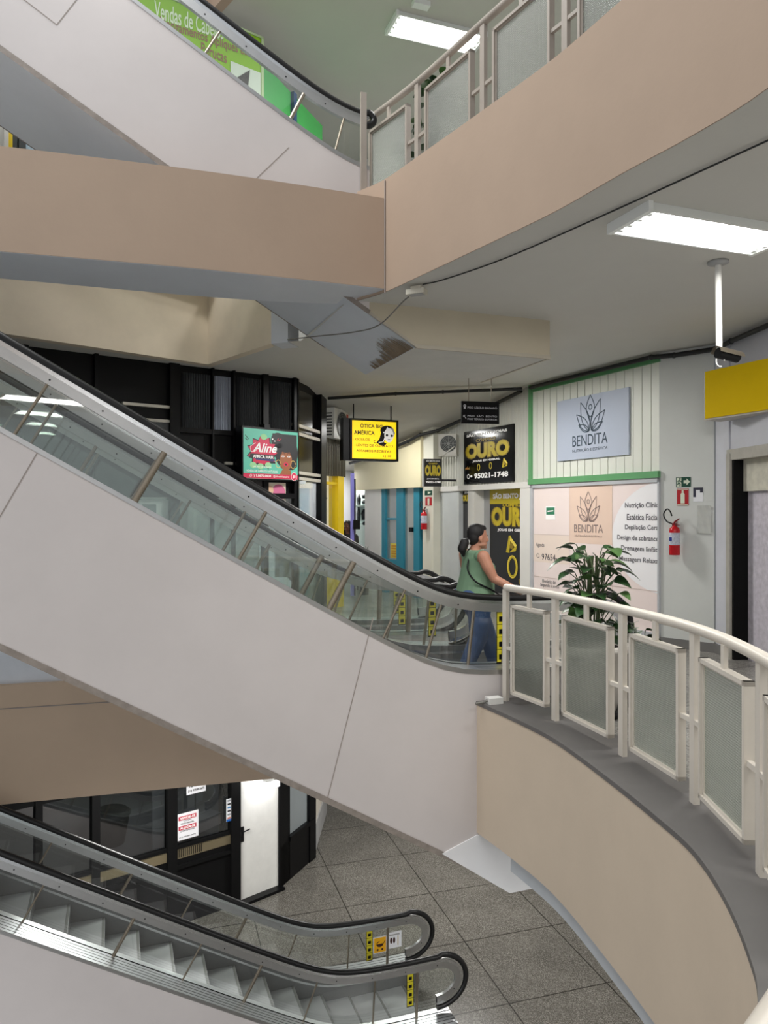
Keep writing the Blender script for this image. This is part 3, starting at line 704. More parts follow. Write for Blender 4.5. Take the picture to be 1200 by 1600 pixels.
TUBEW = mat('white_rail', (205, 200, 188), .5)
mb = MB()
for v in (630, 653): 
    a0, z = F1.px(192, v); a1 = F1.a_of(268); mb.obox(F1, a0, a1, z - .02, z + .02, -.06, .01)
a0, z = F2.px(360, 724); mb.obox(F2, F2.a_of(352), F2.a_of(374), z - .02, z + .02, -.06, .01)
for v in (664, 677): a0, z = F3.px(464, v); mb.obox(F3, .0, ln(fd, fe) - .25, z - .025, z + .025, -.06, .012)
for v in (738, 747): a0, z = F3.px(466, v); mb.obox(F3, .0, ln(fd, fe) - .25, z - .03, z + .02, -.06, .02)
struct('trim_9', mb, TUBEW)
mb = MB(); z0, z1 = zt(F1, 235, 690), zt(F1, 235, 657); mb.obox(F1, F1.a_of(200), F1.a_of(266), z0, z1, -.06, -.02); struct('window_5', mb, mat('speckled_glass', (70, 74, 76), .3, var=.5, scale=60))
mb = MB(); mb.obox(F3, .06, .95, 3.1, 3.78, -.06, -.03); mb.obox(F3, .06, .95, 2.42, 3.02, -.06, -.03); struct('window_6', mb, mat('smoked_glass', (30, 27, 24), .25, var=.2, scale=3))
# shop interiors seen through the shopfront and the balustrade glass
mb = MB(); mb.obox(F1, -1, 2.6, 0, 2.3, -2.3, -2.2, 1); mb.obox(F2, -.5, 2.2, 0, 2.3, -2.0, -1.9); mb.obox(F3, -.3, 1.9, 0, 2.4, -1.7, -1.6); mb.obox(F1, -1, 2.6, 2.25, 2.3, -2.3, -.2); mb.obox(F2, -.5, 2.2, 2.25, 2.3, -2.0, -.2)
struct('wall_shop_inside', mb, [mat('shop_inside', (196, 204, 204), .5), mat('shop_inside_dark', (74, 80, 80), .5)])
mb = MB(); mb.obox(F1, 0, ln(fb, fc), 0, 2.0, -.05, -.04); mb.obox(F2, 0, ln(fc, fd), 0, 2.0, -.05, -.04); mb.obox(F3, 0, ln(fd, fe) - .25, 0, 2.3, -.05, -.04); struct('window_7', mb, SHOPG)
def shop_tube(fr, a0, a1, z, c):
    mb = MB(); mb.tube([fr.pt(a0, z, c), fr.pt(a1, z, c)], .018, 8, 0); mb.obox(fr, a0, a1, z + .02, z + .06, c - .03, c + .03, 1)
    o = mb.obj('tube_lamp', [TUBE, REFL])
    return o
tl_ = [shop_tube(F2, .2, 1.4, 2.18, -.7), shop_tube(F3, .5, 1.2, 2.12, -.6)]
for o, t in zip(tl_, ('tube lamp inside the shop below the ribbed windows', 'tube lamp inside the narrow shop before the air conditioner')): tag(o, t, 'lamp')
def poster(name, label, cat, fr, c, base, shapes, mats, group=None, depth=.006):
    """base: (a0,a1,z0,z1); shapes: callable(mb_print, fr) for the print layer"""
    mb = MB(); mb.obox(fr, base[0], base[1], base[2], base[3], c - depth, c)
    o = mb.obj(name, mats[0]); tag(o, label, cat, group)
    p = MB(); shapes(p); p.obj('print', mats[1:], o); return o
def pr(fr, u0, u1, vt, vb):
    """a-range and z-range from two columns and the rows at the middle"""
    a0, a1 = fr.a_of(u0), fr.a_of(u1); um = (u0 + u1) / 2
    return a0, a1, fr.px(um, vb)[1], fr.px(um, vt)[1]
YEL = mat('print_yellow', (245, 210, 30), .5, var=0); GREY2 = mat('print_grey', (140, 146, 150), .6, var=0); INK = mat('print_ink', (25, 25, 28), .6, var=0)
b0 = pr(F1, 236, 272, 768, 815)
poster('poster', 'white poster with a yellow band in the shop window behind the large escalator', 'poster', F1, -.06 + .03, (1.75, 2.2, 1.52, 1.96), lambda p: (p.rect(F1, 1.8, 2.15, 1.58, 1.68, -.028, 0), p.rect(F1, 1.8, 2.0, 1.75, 1.9, -.028, 1)), [PAPER, YEL, GREY2])
poster('poster', 'tall pale sheet with grey drawing in the shop window, below the yellow banded poster', 'poster', F1, -.03, (1.72, 2.25, .75, 1.45), lambda p: [p.stroke(F1, [(1.78 + .07 * k, .85 + .1 * (k % 3)), (1.83 + .07 * k, 1.25 - .07 * (k % 2))], .012, -.028, 0) for k in range(6)], [mat('pale_sheet', (205, 225, 235), .6, var=0), GREY2])
PINK = mat('print_pink', (225, 120, 160), .6, var=0); HAIRP = mat('print_hair', (35, 28, 30), .6, var=.3, scale=30); MAG = mat('print_magenta', (205, 50, 110), .6, var=0); PEACH = mat('print_peach', (245, 205, 170), .6, var=0)
b1 = pr(F2, 410, 446, 754, 785)
def wig(p):
    a0, a1, z0, z1 = b1; 
    p.ellipse(F2, a0 + (a1 - a0) * .68, (z0 + z1) / 2, (a1 - a0) * .3, (z1 - z0) * .42, .012, 0); p.ellipse(F2, a0 + (a1 - a0) * .3, z0 + (z1 - z0) * .6, (a1 - a0) * .16, (z1 - z0) * .25, .013, 2); p.ellipse(F2, a0 + .06, z0 + .1, .06, .1, .014, 1)
poster('poster', 'bright poster with a pink curly wig in the shop window under the teal sign', 'poster', F2, .01, b1, wig, [mat('poster_cream', (250, 235, 215), .6, var=0), PINK, MAG, PEACH])
mb = MB(); a0, a1, z0, z1 = pr(F2, 386, 409, 745, 790); mb.obox(F2, a0, a1, z0, z1, .0, .012); tag(mb.obj('poster', mat('hair_print', (70, 66, 66), .7, var=.5, scale=25)), 'grey printed sheet of dark hair left of the pink wig poster', 'poster')

# ---- teal hair salon light box
SA = wall(plan(380, 11.0), plan(465, 11.72)); LA = ln(plan(380, 11.0), plan(465, 11.72))
zb0, zb1 = SA.px(380, 747)[1], SA.px(380, 668)[1]; HA = zb1 - zb0
o = thing('shop_sign', 'teal and pink hair salon sign with a cartoon woman, above the big escalator handrail', 'sign', SA.pt(LA / 2, zb0, 0))
mb = MB(); mb.obox(SA, -.02, LA + .02, zb0 - .02, zb1 + .03, -.16, 0); mb.obox(SA, LA * .45, LA * .55, zb1, zb1 + .1, -.3, -.1); mb.obj('housing', BLACK, o)
TEAL = mat('sign_teal', (95, 190, 165), .45, var=0, emit=.12); CRIM = mat('sign_crimson', (205, 40, 80), .45, var=0, emit=.1); NAVY = mat('sign_navy', (50, 48, 110), .45, var=0); SKIN2 = mat('sign_skin', (158, 96, 60), .5, var=0); CHAR = mat('sign_charcoal', (38, 38, 42), .5, var=0); WHT = mat('sign_white', (248, 246, 244), .5, var=0, emit=.1); GOLD = mat('sign_gold', (235, 200, 110), .5, var=0); MINT = mat('sign_mint', (160, 220, 160), .5, var=0)
S = lambda x, y: (x * LA, zb0 + (1 - y) * HA)     # x right, y down, both 0..1
mb = MB(); mb.rect(SA, 0, LA, zb0, zb1, .004, 0); mb.obj('face', [TEAL], o)
mb = MB()
def el(x, y, rx, ry, c, m, **k): a, b = S(x, y); mb.ellipse(SA, a, b, rx * LA, ry * HA, c, m, **k)
mb.poly(SA, [S(.52, .06), S(.98, .06), S(.985, .72), S(.9, .8), S(.7, .78), S(.58, .62), S(.6, .4), S(.5, .22)], .005, 0)
el(.62, .2, .13, .16, .0055, 0); el(.66, .45, .1, .2, .0055, 0); el(.9, .45, .1, .25, .0055, 0)
mb.poly(SA, [S(.7, .8), S(.86, .8), S(.88, .93), S(.64, .93)], .006, 1)
el(.77, .6, .115, .22, .0065, 1); el(.77, .38, .1, .06, .007, 0)
for x in (.715, .825): el(x, .52, .028, .018, .0075, 4); el(x, .52, .012, .018, .008, 0); mb.stroke(SA, [S(x - .035, .47), S(x, .44), S(x + .035, .47)], .008, .008, 0)
el(.77, .685, .045, .045, .0075, 2); el(.77, .685, .02, .02, .008, 0)
for x in (.625, .905): a, b = S(x, .68); mb.stroke(SA, [(a + .045 * LA * math.cos(t), b + .08 * HA * math.sin(t)) for t in [k * .3 for k in range(21)]], .008, .0075, 5)
burst = []
for k in range(22):
    r = 1.0 if k % 2 == 0 else .72; t = 2 * math.pi * k / 22; burst.append(S(.34 + .27 * r * math.cos(t), .46 + .33 * r * math.sin(t)))
b2 = [S(.34 + .29 * (1 if k % 2 == 0 else .75) * math.cos(2 * math.pi * k / 22 + .05), .47 + .36 * (1 if k % 2 == 0 else .75) * math.sin(2 * math.pi * k / 22 + .05)) for k in range(22)]
mb.poly(SA, b2, .0055, 0); mb.poly(SA, burst, .006, 2)
mb.poly(SA, [S(.12, .5), S(.56, .51), S(.52, .57), S(.6, .61), S(.1, .59)], .007, 0); mb.poly(SA, [S(.2, .585), S(.6, .6), S(.52, .64), S(.22, .62)], .0072, 3)
for x, y in ((.17, .73), (.3, .75), (.44, .72), (.36, .15)): el(x, y, .06, .06, .007, 6)
mb.rect(SA, 0, LA, *sorted((S(0, .995)[1], S(0, .895)[1])), .0065, 2); el(.925, .93, .055, .09, .007, 4); el(.925, .93, .05, .083, .0075, 2)
for x in (.52, .56): el(x, .18 + (x - .52), .012, .014, .008, 4)
mb.stroke(SA, [S(.6, .2), S(.63, .16)], .01, .008, 2); mb.stroke(SA, [S(.63, .21), S(.68, .16)], .01, .008, 2); mb.stroke(SA, [S(.03, .14), S(.09, .22)], .012, .0065, 0); mb.stroke(SA, [S(.03, .2), S(.07, .24)], .012, .0065, 0)
mb.obj('artwork', [CHAR, SKIN2, CRIM, NAVY, WHT, GOLD, MINT], o)
mb = MB()
a, b = S(.37, .37); mb.text(SA, 'Aline', a, b, .42 * LA, .19 * HA, .0085, 0, .02, shear=.35)
mb.stroke(SA, [S(.21, .28), S(.12, .36), S(.12, .46), S(.2, .46), S(.24, .4)], .008, .0085, 0)
a, b = S(.35, .555); mb.text(SA, 'AFRICA HAIR', a, b, .37 * LA, .065 * HA, .0085, 0, .02)
a, b = S(.33, .755); mb.text(SA, 'SALÃO DE BELEZA', a, b, .34 * LA, .04 * HA, .0085, 0, .01)
a, b = S(.33, .845); mb.text(SA, 'VENDA DE CABELOS NATURAIS', a, b, .56 * LA, .042 * HA, .0085, 0, .01)
a, b = S(.3, .945); mb.text(SA, '(11) 9.8870-0634', a, b, .38 * LA, .06 * HA, .0085, 0, .02)
a, b = S(.68, .945); mb.text(SA, '@alinebelezaafro', a, b, .3 * LA, .05 * HA, .0085, 0, .01)
a, b = S(.925, .93); mb.text(SA, '30', a, b, .05 * LA, .07 * HA, .0085, 0, .03)
mb.obj('lettering', WHT, o)

# ---- yellow optician light box hung from the ceiling
SO = wall(plan(547, 13.25), plan(622, 13.6)); LO = ln(plan(547, 13.25), plan(622, 13.6)); z0, z1 = SO.px(547, 719)[1], SO.px(547, 653)[1]; HO = z1 - z0
o = thing('shop_sign', 'yellow light box sign in a black frame with a woman wearing sunglasses', 'sign', SO.pt(LO / 2, z0, 0))
mb = MB(); mb.obox(SO, -.12, LO + .01, z0, z1, -.2, -.02); 
for r in ((-.0, LO, z0, z0 + .035), (0, LO, z1 - .035, z1), (0, .035, z0, z1), (LO - .035, LO, z0, z1)): mb.obox(SO, *r, -.03, .015)
mb.tube([SO.pt(.1, z1, -.1), SO.pt(.1, 3.74, -.1)], .012, 6); mb.tube([SO.pt(LO - .1, z1, -.1), SO.pt(LO - .1, 3.74, -.1)], .012, 6)
mb.obj('frame', BLACK, o)
mb = MB(); mb.rect(SO, .03, LO - .03, z0 + .03, z1 - .03, -.01); mb.obj('face', mat('sign_yellow', (255, 222, 0), .5, var=0, emit=.55), o)
O = lambda x, y: (.03 + x * (LO - .06), z0 + .03 + (1 - y) * (HO - .06))
WF_, HF = LO - .06, HO - .06
mb = MB()
def el2(x, y, rx, ry, c, m, **k): a, b = O(x, y); mb.ellipse(SO, a, b, rx * WF_, ry * HF, c, m, **k)
el2(.79, .24, .155, .13, -.008, 0); mb.poly(SO, [O(.66, .25), O(.74, .2), O(.76, .4), O(.72, .55), O(.78, .58), O(.72, .66), O(.63, .62), O(.55, .57), O(.62, .45)], -.0078, 0)
mb.poly(SO, [O(.9, .12), O(.97, .3), O(.93, .42), O(.86, .3)], -.0078, 2)
el2(.83, .36, .105, .19, -.0075, 1); mb.stroke(SO, [O(.7, .3), O(.76, .27), O(.8, .15)], .02, -.007, 1); mb.stroke(SO, [O(.6, .56), O(.7, .54), O(.74, .42)], .015, -.007, 1)
el2(.785, .36, .028, .032, -.007, 0); el2(.895, .37, .028, .032, -.007, 0); el2(.83, .47, .03, .012, -.007, 2)
mb.stroke(SO, [O(.58, .58), O(.5, .57), O(.49, .52), O(.53, .5)], .012, -.007, 0)
mb.obj('artwork', [BLACK, WHT, GREY2], o)
mb = MB()
a, b = O(.44, .13); mb.text(SO, 'ÓTICA BIG', a, b, .5 * WF_, .125 * HF, -.007, 0, .025)
a, b = O(.28, .305); mb.text(SO, 'AMÉRICA', a, b, .46 * WF_, .13 * HF, -.007, 0, .025)
mb.obj('lettering', INK, o)
mb = MB()
for t, x, y, wd in (('· OCULOS', .22, .495, .36), ('· LENTES DE CONTATO', .49, .645, .86), ('· AVIAMOS RECEITAS', .47, .79, .82), ('LJ 18', .79, .92, .18)): a, b = O(x, y); mb.text(SO, t, a, b, wd * WF_, .065 * HF, -.007, 0, .015)
mb.obj('lettering', mat('sign_brown', (110, 60, 20), .6, var=0), o)['label'] = 'brown list lettering'

# ---- hanging direction sign
SD = wall(plan(721, 9.4), plan(780, 9.5)); LD = ln(plan(721, 9.4), plan(780, 9.5)); z0, z1 = SD.px(721, 661)[1], SD.px(721, 626.5)[1]; HD = z1 - z0
o = thing('direction_sign', 'black hanging direction sign on two rods below the ceiling box', 'sign', SD.pt(LD / 2, z0, 0))
mb = MB(); mb.obox(SD, 0, LD, z0, z1, -.03, 0); mb.obj('board', BLACKM, o)
for x in (.2, .8): mb = MB(); mb.tube([SD.pt(LD * x, z1, -.015), SD.pt(LD * x, 3.488, -.015)], .005, 6); mb.obj('rod', STEEL, o)
mb = MB(); q = lambda x, y: (x * LD, z0 + (1 - y) * HD)
for t, x, y, wd, ht in (('PISO LÍBERO BADARÓ', .55, .28, .78, .12),): a, b = q(x, y); mb.text(SD, t, a, b, wd * LD, ht * HD, .003)
mb.obj('lettering', mat('sign_light_grey', (205, 205, 210), .5, var=0), o); mb = MB()
for t, x, y, wd, ht in (('PISO  SÃO  BENTO', .55, .66, .78, .1), ('PISO TÉRREO SUPERIOR', .55, .8, .78, .1)): a, b = q(x, y); mb.text(SD, t, a, b, wd * LD, ht * HD, .003)
mb.obj('lettering', mat('sign_light_grey', (205, 205, 210), .5, var=0), o); mb = MB()
a, b = q(.085, .22); mb.stroke(SD, [(a + .014 * math.cos(t), b + .014 * math.sin(t)) for t in [k * .5236 for k in range(12)]], .009, .003, 0, True); mb.poly(SD, [(a - .008, b - .014), (a + .008, b - .014), (a + .014, b - .035), (a - .014, b - .035)], .003)
a, b = q(.085, .7); mb.stroke(SD, [(a + .018, b - .025), (a - .012, b + .012)], .007, .003); mb.stroke(SD, [(a - .016, b - .008), (a - .016, b + .016), (a + .008, b + .016)], .007, .003)
mb.obj('arrow_symbol', mat('sign_light_grey', (205, 205, 210), .5, var=0), o)

# ================================================================ JEWELLERY SHOP SIGNS
GOLDP = mat('print_gold', (205, 182, 30), .4, var=.2, scale=6); GOLDD = mat('print_gold_dark', (150, 125, 30), .4, var=0); GOLDL = mat('print_gold_light', (250, 225, 90), .4, var=0); COPP = mat('print_copper', (190, 90, 30), .4, var=.2, scale=20)
def ring_shape(mb, fr, a, b, r, c, tilt=.7, m=(0, 2)):
    for rr, wd, mm in ((r, r * .32, m[0]), (r * 1.08, r * .08, m[1])): mb.stroke(fr, [(a + rr * tilt * math.cos(t), b + rr * math.sin(t)) for t in [k * 2 * math.pi / 24 for k in range(24)]], wd, c, mm, True); c += .001
def bars(mb, fr, a, b, r, c):
    mb.poly(fr, [(a - r, b - r * .8), (a - r * .5, b + r), (a - r * .1, b + r * 1.0), (a - r * .45, b - r * .85)], c, 0); mb.poly(fr, [(a - r * .2, b + r * .9), (a + r * .9, b), (a + r * .6, b - r * .25), (a - r * .3, b + r * .5)], c + .001, 2); mb.poly(fr, [(a - r * .4, b - r * .8), (a + r * .7, b - r * .6), (a + r * .9, b - r * .1), (a + r * .5, b - r * .2)], c + .001, 0); mb.ellipse(fr, a, b - r * .1, r * .35, r * .3, c + .002, 1)
def nuggets(mb, fr, a, b, r, c):
    for k in range(5): mb.poly(fr, [(a + r * (.5 * k - 1.2), b - r * .5), (a + r * (.5 * k - .7), b - r * .4 + .02 * (k % 2)), (a + r * (.5 * k - .8), b + r * (.1 + .3 * (k % 3))), (a + r * (.5 * k - 1.25), b + r * .1)], c + .0005 * k, 3 if k % 2 else 1)
# upper board on the corrugated sheet
fr = WC; a0, a1 = WC.a_of(727), WC.a_of(805); z0 = WC.px(805, 752)[1]; z1 = WC.px(805, 662)[1]; Wd, Hd = a1 - a0, z1 - z0
GLOSSB = mat('gloss_black_board', (14, 14, 16), .12, var=0)
o = thing('shop_board', 'glossy black gold-buyer board mounted on the corrugated sheet', 'sign', WC.pt(a0 + Wd / 2, z0, .04))
mb = MB(); mb.obox(fr, a0, a1, z0, z1, .004, .03); mb.obj('board', GLOSSB, o)
q = lambda x, y: (a0 + x * Wd, z0 + (1 - y) * Hd)
mb = MB()
for t, x, y, wd, ht in (('SÃO BENTO JOIAS', .47, .09, .82, .075), ('JOIAS EM GERAL', .47, .585, .56, .045), ('• 95021-1748', .52, .86, .76, .1)): a, b = q(x, y); mb.text(fr, t, a, b, wd * Wd, ht * Hd, .034, 0, .04)
mb.stroke(fr, [(q(.1, .86)[0] + .04 * math.cos(t), q(.1, .86)[1] + .04 * math.sin(t)) for t in [k * .5236 for k in range(12)]], .012, .034, 0, True)
mb.obj('lettering', WHT, o)
mb = MB(); a, b = q(.46, .2); mb.text(fr, 'COMPRO', a, b, .4 * Wd, .06 * Hd, .034, 1, .03); a, b = q(.48, .39); mb.text(fr, 'OURO', a, b, .9 * Wd, .3 * Hd, .033, 1, .09); mb.text(fr, 'OURO', a, b, .86 * Wd, .27 * Hd, .0345, 0, .05)
nuggets(mb, fr, *q(.08, .7), .06, .034); ring_shape(mb, fr, *q(.32, .7), .055, .034); ring_shape(mb, fr, *q(.56, .69), .055, .034); bars(mb, fr, *q(.84, .67), .09, .034)
mb.obj('gold_print', [GOLDP, GOLDD, GOLDL, COPP], o)
# tall poster in the shop opening, its print running behind the white jamb
def clip_a(mb, fr, amax): mb.v = [tuple(Vector(p) - fr.x * max(0, (Vector(p) - fr.o).dot(fr.x) - amax)) for p in mb.v]
a0, a1 = WC.a_of(751), WC.a_of(813.7); z0, z1 = .30, 2.24; Wd, Hd = a1 - a0, z1 - z0; cz = -.21
o = thing('shop_poster', 'tall black gold-buyer poster with a yellow heading, behind the woman in green', 'poster', WC.pt(a0 + Wd / 2, z0, cz))
mb = MB(); mb.obox(fr, a0, a1, z0, z1, cz - .01, cz); mb.obj('sheet', mat('poster_black', (22, 22, 24), .35, var=0), o)
v2z = lambda v: WC.px(783, v)[1]
mb = MB(); mb.rect(fr, a0, a1, v2z(787), v2z(763), cz + .003, 0); mb.obj('heading_band', mat('band_mustard', (190, 170, 20), .4, var=0), o)
xa = lambda u: WC.a_of(u)
mb = MB(); mb.text(fr, 'SÃO BENTO JOIA', (xa(756) + xa(813)) / 2, v2z(775), xa(813) - xa(756), v2z(770) - v2z(782), cz + .006, 0, .05); mb.text(fr, 'JOIAS EM GERAL', (xa(763) + xa(808)) / 2, v2z(829), xa(808) - xa(763), v2z(826.5) - v2z(832), cz + .006, 0, .04); clip_a(mb, fr, a1); mb.obj('lettering', WHT, o)
mb = MB(); mb.text(fr, 'COMPRO', (xa(771) + xa(801)) / 2, v2z(789), xa(801) - xa(771), v2z(786.5) - v2z(792), cz + .006, 0, .03)
for bo, m_, s_ in ((.09, 1, 1.04), (.05, 0, .97)): mb.text(fr, 'OURO', (xa(754) + xa(817)) / 2, v2z(807.5), (xa(817) - xa(754)) * s_, (v2z(792) - v2z(823)) * s_, cz + .005 + (.002 if m_ == 0 else 0), m_, bo)
bars(mb, fr, xa(785), v2z(852), .17, cz + .006); ring_shape(mb, fr, xa(810), v2z(858), .17, cz + .006, .6); ring_shape(mb, fr, xa(786), v2z(886), .18, cz + .006); nuggets(mb, fr, xa(806), v2z(905), .15, cz + .006); clip_a(mb, fr, a1)
mb.obj('gold_print', [GOLDP, GOLDD, GOLDL, COPP], o)
# small projecting sign
fs = wall(plan(663, 14.35), plan(690, 14.4)); Ls = ln(plan(663, 14.35), plan(690, 14.4)); z0, z1 = fs.px(670, 760)[1], fs.px(670, 717)[1]; Hs = z1 - z0
o = thing('projecting_sign', 'small black projecting sign below the far air conditioner', 'sign', fs.pt(Ls / 2, z0, 0))
mb = MB(); mb.obox(fs, 0, Ls, z0, z1, -.08, 0); mb.obox(fs, Ls, Ls + .3, z0 + .1, z0 + .14, -.06, -.02); mb.obj('board', GLOSSB, o); mb = MB(); mb.obox(fs, -.03, 0, z0, z1, -.08, 0); mb.obj('edge_trim', GREYP, o)
mb = MB(); mb.text(fs, 'SÃO BENTO JOIAS', Ls * .5, z0 + Hs * .92, Ls * .8, Hs * .06, .004, 0, .03); mb.text(fs, 'JOIAS EM GERAL', Ls * .5, z0 + Hs * .27, Ls * .7, Hs * .05, .004, 0, .03); mb.text(fs, '95021-1748', Ls * .52, z0 + Hs * .16, Ls * .85, Hs * .08, .004, 0, .04); mb.obj('lettering', WHT, o)
mb = MB(); mb.text(fs, 'OURO', Ls * .5, z0 + Hs * .58, Ls * .92, Hs * .4, .004, 0, .07); mb.text(fs, 'COMPRO', Ls * .5, z0 + Hs * .83, Ls * .5, Hs * .06, .004, 0, .03); mb.obj('gold_print', GOLDP, o)
# dark door with a small copy
a0, a1 = WC.a_of(716.5), WC.a_of(731.5); o = thing('shop_door', 'dark grey narrow door with a small gold heading, left of the tall gold-buyer poster', 'door', WC.pt(a0, 0, -.1))
mb = MB(); mb.obox(fr, a0, a1, .02, 2.2, -.14, -.1); mb.obj('door_panel', DARKG, o)
mb = MB(); mb.obox(fr, a0, a1, 1.95, 2.2, -.1, -.095); mb.obj('sign_panel', GLOSSB, o); mb = MB(); mb.text(fr, 'OURO', (a0 + a1) / 2, 2.06, (a1 - a0) * .95, .13, -.09, 0, .07); mb.obj('gold_print', GOLDP, o)
mb = MB(); mb.text(fr, 'JOIAS', (a0 + a1) / 2, 2.165, (a1 - a0) * .6, .05, -.09, 0, .04); mb.obj('lettering', WHT, o)
mb = MB(); mb.obox(fr, a1 - .06, a1, 1.08, 1.22, -.1, -.03); mb.obj('lock', BLACK, o)

# ================================================================ CLINIC SIGN AND WINDOW
LOGO = mat('logo_slate', (62, 78, 92), .5, var=0); LOGO2 = mat('logo_taupe', (150, 130, 125), .5, var=0)
def petal(cx, cy, ang, L, wd, n=12):
    up, dn = [], []
    for i in range(n + 1):
        t = i / n; h = wd * math.sin(math.pi * t ** .85) * (1 - .15 * t)
        for s_, lst in ((1, up), (-1, dn)):
            x, y = s_ * h, L * t; lst.append((cx + x * math.cos(ang) + y * math.sin(ang), cy - x * math.sin(ang) + y * math.cos(ang)))
    return up + dn[::-1]
def lotus(mb, fr, cx, cy, s, c, m, sx=1.0):
    st = lambda pts, k=.028: mb.stroke(fr, [(cx + (x - cx) * sx, y) for x, y in pts], k * s, c, m)
    st(petal(cx, cy + .38 * s, 0, .62 * s, .19 * s))
    for sg in (-1, 1):
        st(petal(cx + sg * .05 * s, cy + .0 * s, sg * .42, .92 * s, .17 * s)); st(petal(cx + sg * .06 * s, cy, sg * .82, .75 * s, .15 * s)); st(petal(cx + sg * .06 * s, cy, sg * 1.15, .5 * s, .1 * s))
        st([(cx + sg * .04 * s, cy), (cx + sg * .02 * s, cy + .25 * s), (cx + sg * .16 * s, cy + .55 * s)])
    st([(cx + .07 * s * math.cos(t), cy + .66 * s + .07 * s * math.sin(t)) for t in [k * .4 for k in range(17)]])
a0, a1 = WB.a_of(873), WB.a_of(985); z0, z1 = WB.px(873, 721)[1], WB.px(873, 628)[1]; z1b = WB.px(985, 595)[1]
o = thing('shop_sign', 'pale blue-grey clinic sign with a lotus outline on the slatted white cladding', 'sign', WB.pt((a0 + a1) / 2, z0, .02))
mb = MB(); mb.obox(WB, a0, a1, z0, z1, .0, .03); mb.obj('board', mat('sign_bluegrey', (178, 187, 204), .5, var=0), o)
xa = lambda u: WB.a_of(u); zc = lambda v: WB.px(926, v)[1]
mb = MB(); lotus(mb, WB, xa(925), zc(673), (zc(617) - zc(673)), .033, 0, .95)
mb.obj('logo', LOGO, o); mb = MB(); mb.text(WB, 'BENDITA', (xa(897) + xa(952)) / 2, zc(686.5), xa(952) - xa(897), zc(678) - zc(695), .033, 0, .0); mb.text(WB, 'NUTRIÇÃO E ESTÉTICA', (xa(897) + xa(952)) / 2, zc(702), xa(952) - xa(897), zc(699) - zc(705.5), .033, 0, .0); mb.obj('lettering', LOGO, o)
o = thing('shop_window', 'clinic window covered in pale peach vinyl with a white service list', 'window', WB.pt(LB / 2, .15, .0))
mb = MB()
for r in ((0, .07, .12, 2.25), (LB - .03, LB, .12, 2.25), (0, LB, 2.19, 2.25), (0, LB, .0, .16)): mb.obox(WB, *r, -.04, .03)
mb.obj('window_frame', mat('frame_aluminium', (190, 192, 196), .4), o)
mb = MB(); mb.rect(WB, .07, LB - .03, .16, 2.19, .0, 0); xs = (xa(890), xa(957))
mb.rect(WB, xs[0], xs[1], zc(850), 2.19, .002, 1)
mb.rect(WB, .07, xa(890), zc(886), zc(838), .002, 2)
ccx, ccz, crr = LB + .12, zc(836), 0
Rz = zc(758) - zc(836); Rx = ccx - xa(957)
arc_pts = [(ccx + Rx * math.cos(t), ccz + Rz * 1.02 * math.sin(t)) for t in [math.pi * .52 + math.pi * .96 * k / 30 for k in range(31)]]
arc_pts = [(min(x, LB - .03), z) for x, z in arc_pts]
mb.poly(WB, arc_pts + [(LB - .03, arc_pts[-1][1]), (LB - .03, arc_pts[0][1])], .003, 3)
for u in (890, 957): mb.rect(WB, xa(u) - .004, xa(u) + .004, .16, 2.19, .004, 4)
mb.rect(WB, .07, LB - .03, zc(912), zc(911), .0035, 4); mb.rect(WB, .07, xa(890), zc(839), zc(838), .0035, 4)
mb.obj('vinyl', [mat('vinyl_blush', (246, 230, 226), .3, var=.03, scale=.8), mat('vinyl_peach', (240, 212, 194), .3, var=.05, scale=.8), mat('vinyl_sand', (242, 224, 212), .3, var=0), mat('vinyl_white', (248, 246, 248), .3, var=0), mat('vinyl_joint', (214, 194, 186), .5, var=0)], o)
mb = MB(); lotus(mb, WB, xa(919.5), zc(814), zc(768) - zc(814), .006, 0, .95); mb.text(WB, 'BENDITA', xa(919.5), zc(826), xa(942) - xa(897), zc(819.5) - zc(832), .006); mb.text(WB, 'NUTRIÇÃO E ESTÉTICA', xa(919.5), zc(838), xa(941) - xa(898), zc(836) - zc(840.5), .006); mb.obj('logo', LOGO2, o)
mb = MB()
zr = lambda v: WB.px(1002, v)[1]
for t, u0, v in (('Nutrição Clínic', 977, 790), ('Estética Facial', 980, 808), ('Depilação Cera', 977, 825), ('Design de sobrance', 965, 842), ('Drenagem linfáti', 971, 858.5), ('Massagem Relaxa', 968, 876)): mb.text(WB, t, (xa(u0) + LB - .035) / 2, zr(v), LB - .035 - xa(u0), zr(v - 5) - zr(v + 5), .006, 0, .012)
zl = lambda v: WB.px(862, v)[1]
mb.text(WB, '97654-', (xa(847) + xa(871)) / 2, zl(871), xa(871) - xa(847), zl(866) - zl(876), .006); mb.text(WB, 'Horário de', xa(858), zl(909), xa(869) - xa(848), zl(906) - zl(912), .006); mb.text(WB, 'Segunda à sexta', xa(859), zl(916), xa(873) - xa(844), zl(913) - zl(919.5), .006); mb.text(WB, 'Agende', (xa(838) + xa(851)) / 2, zl(853), xa(851) - xa(838), zl(849) - zl(857), .006)
mb.text(WB, 'ligar', xa(940), zl(933), xa(947) - xa(933), zl(929) - zl(936), .006)
mb.stroke(WB, [(xa(841) + .035 * math.cos(t), zl(870) + .035 * math.sin(t)) for t in [k * .5 for k in range(13)]], .007, .006)
mb.obj('lettering', mat('vinyl_ink', (78, 74, 82), .5, var=0), o)
mb = MB(); mb.rect(WB, xa(853), xa(868), zl(812), zl(791), .005, 0); mb.rect(WB, xa(854), xa(867), zl(804), zl(793), .007, 1); mb.stroke(WB, [(xa(856), zl(799)), (xa(865), zl(798))], .02, .008, 0); mb.obj('sticker', [WHT, mat('sticker_green', (50, 130, 95), .5, var=0)], o)

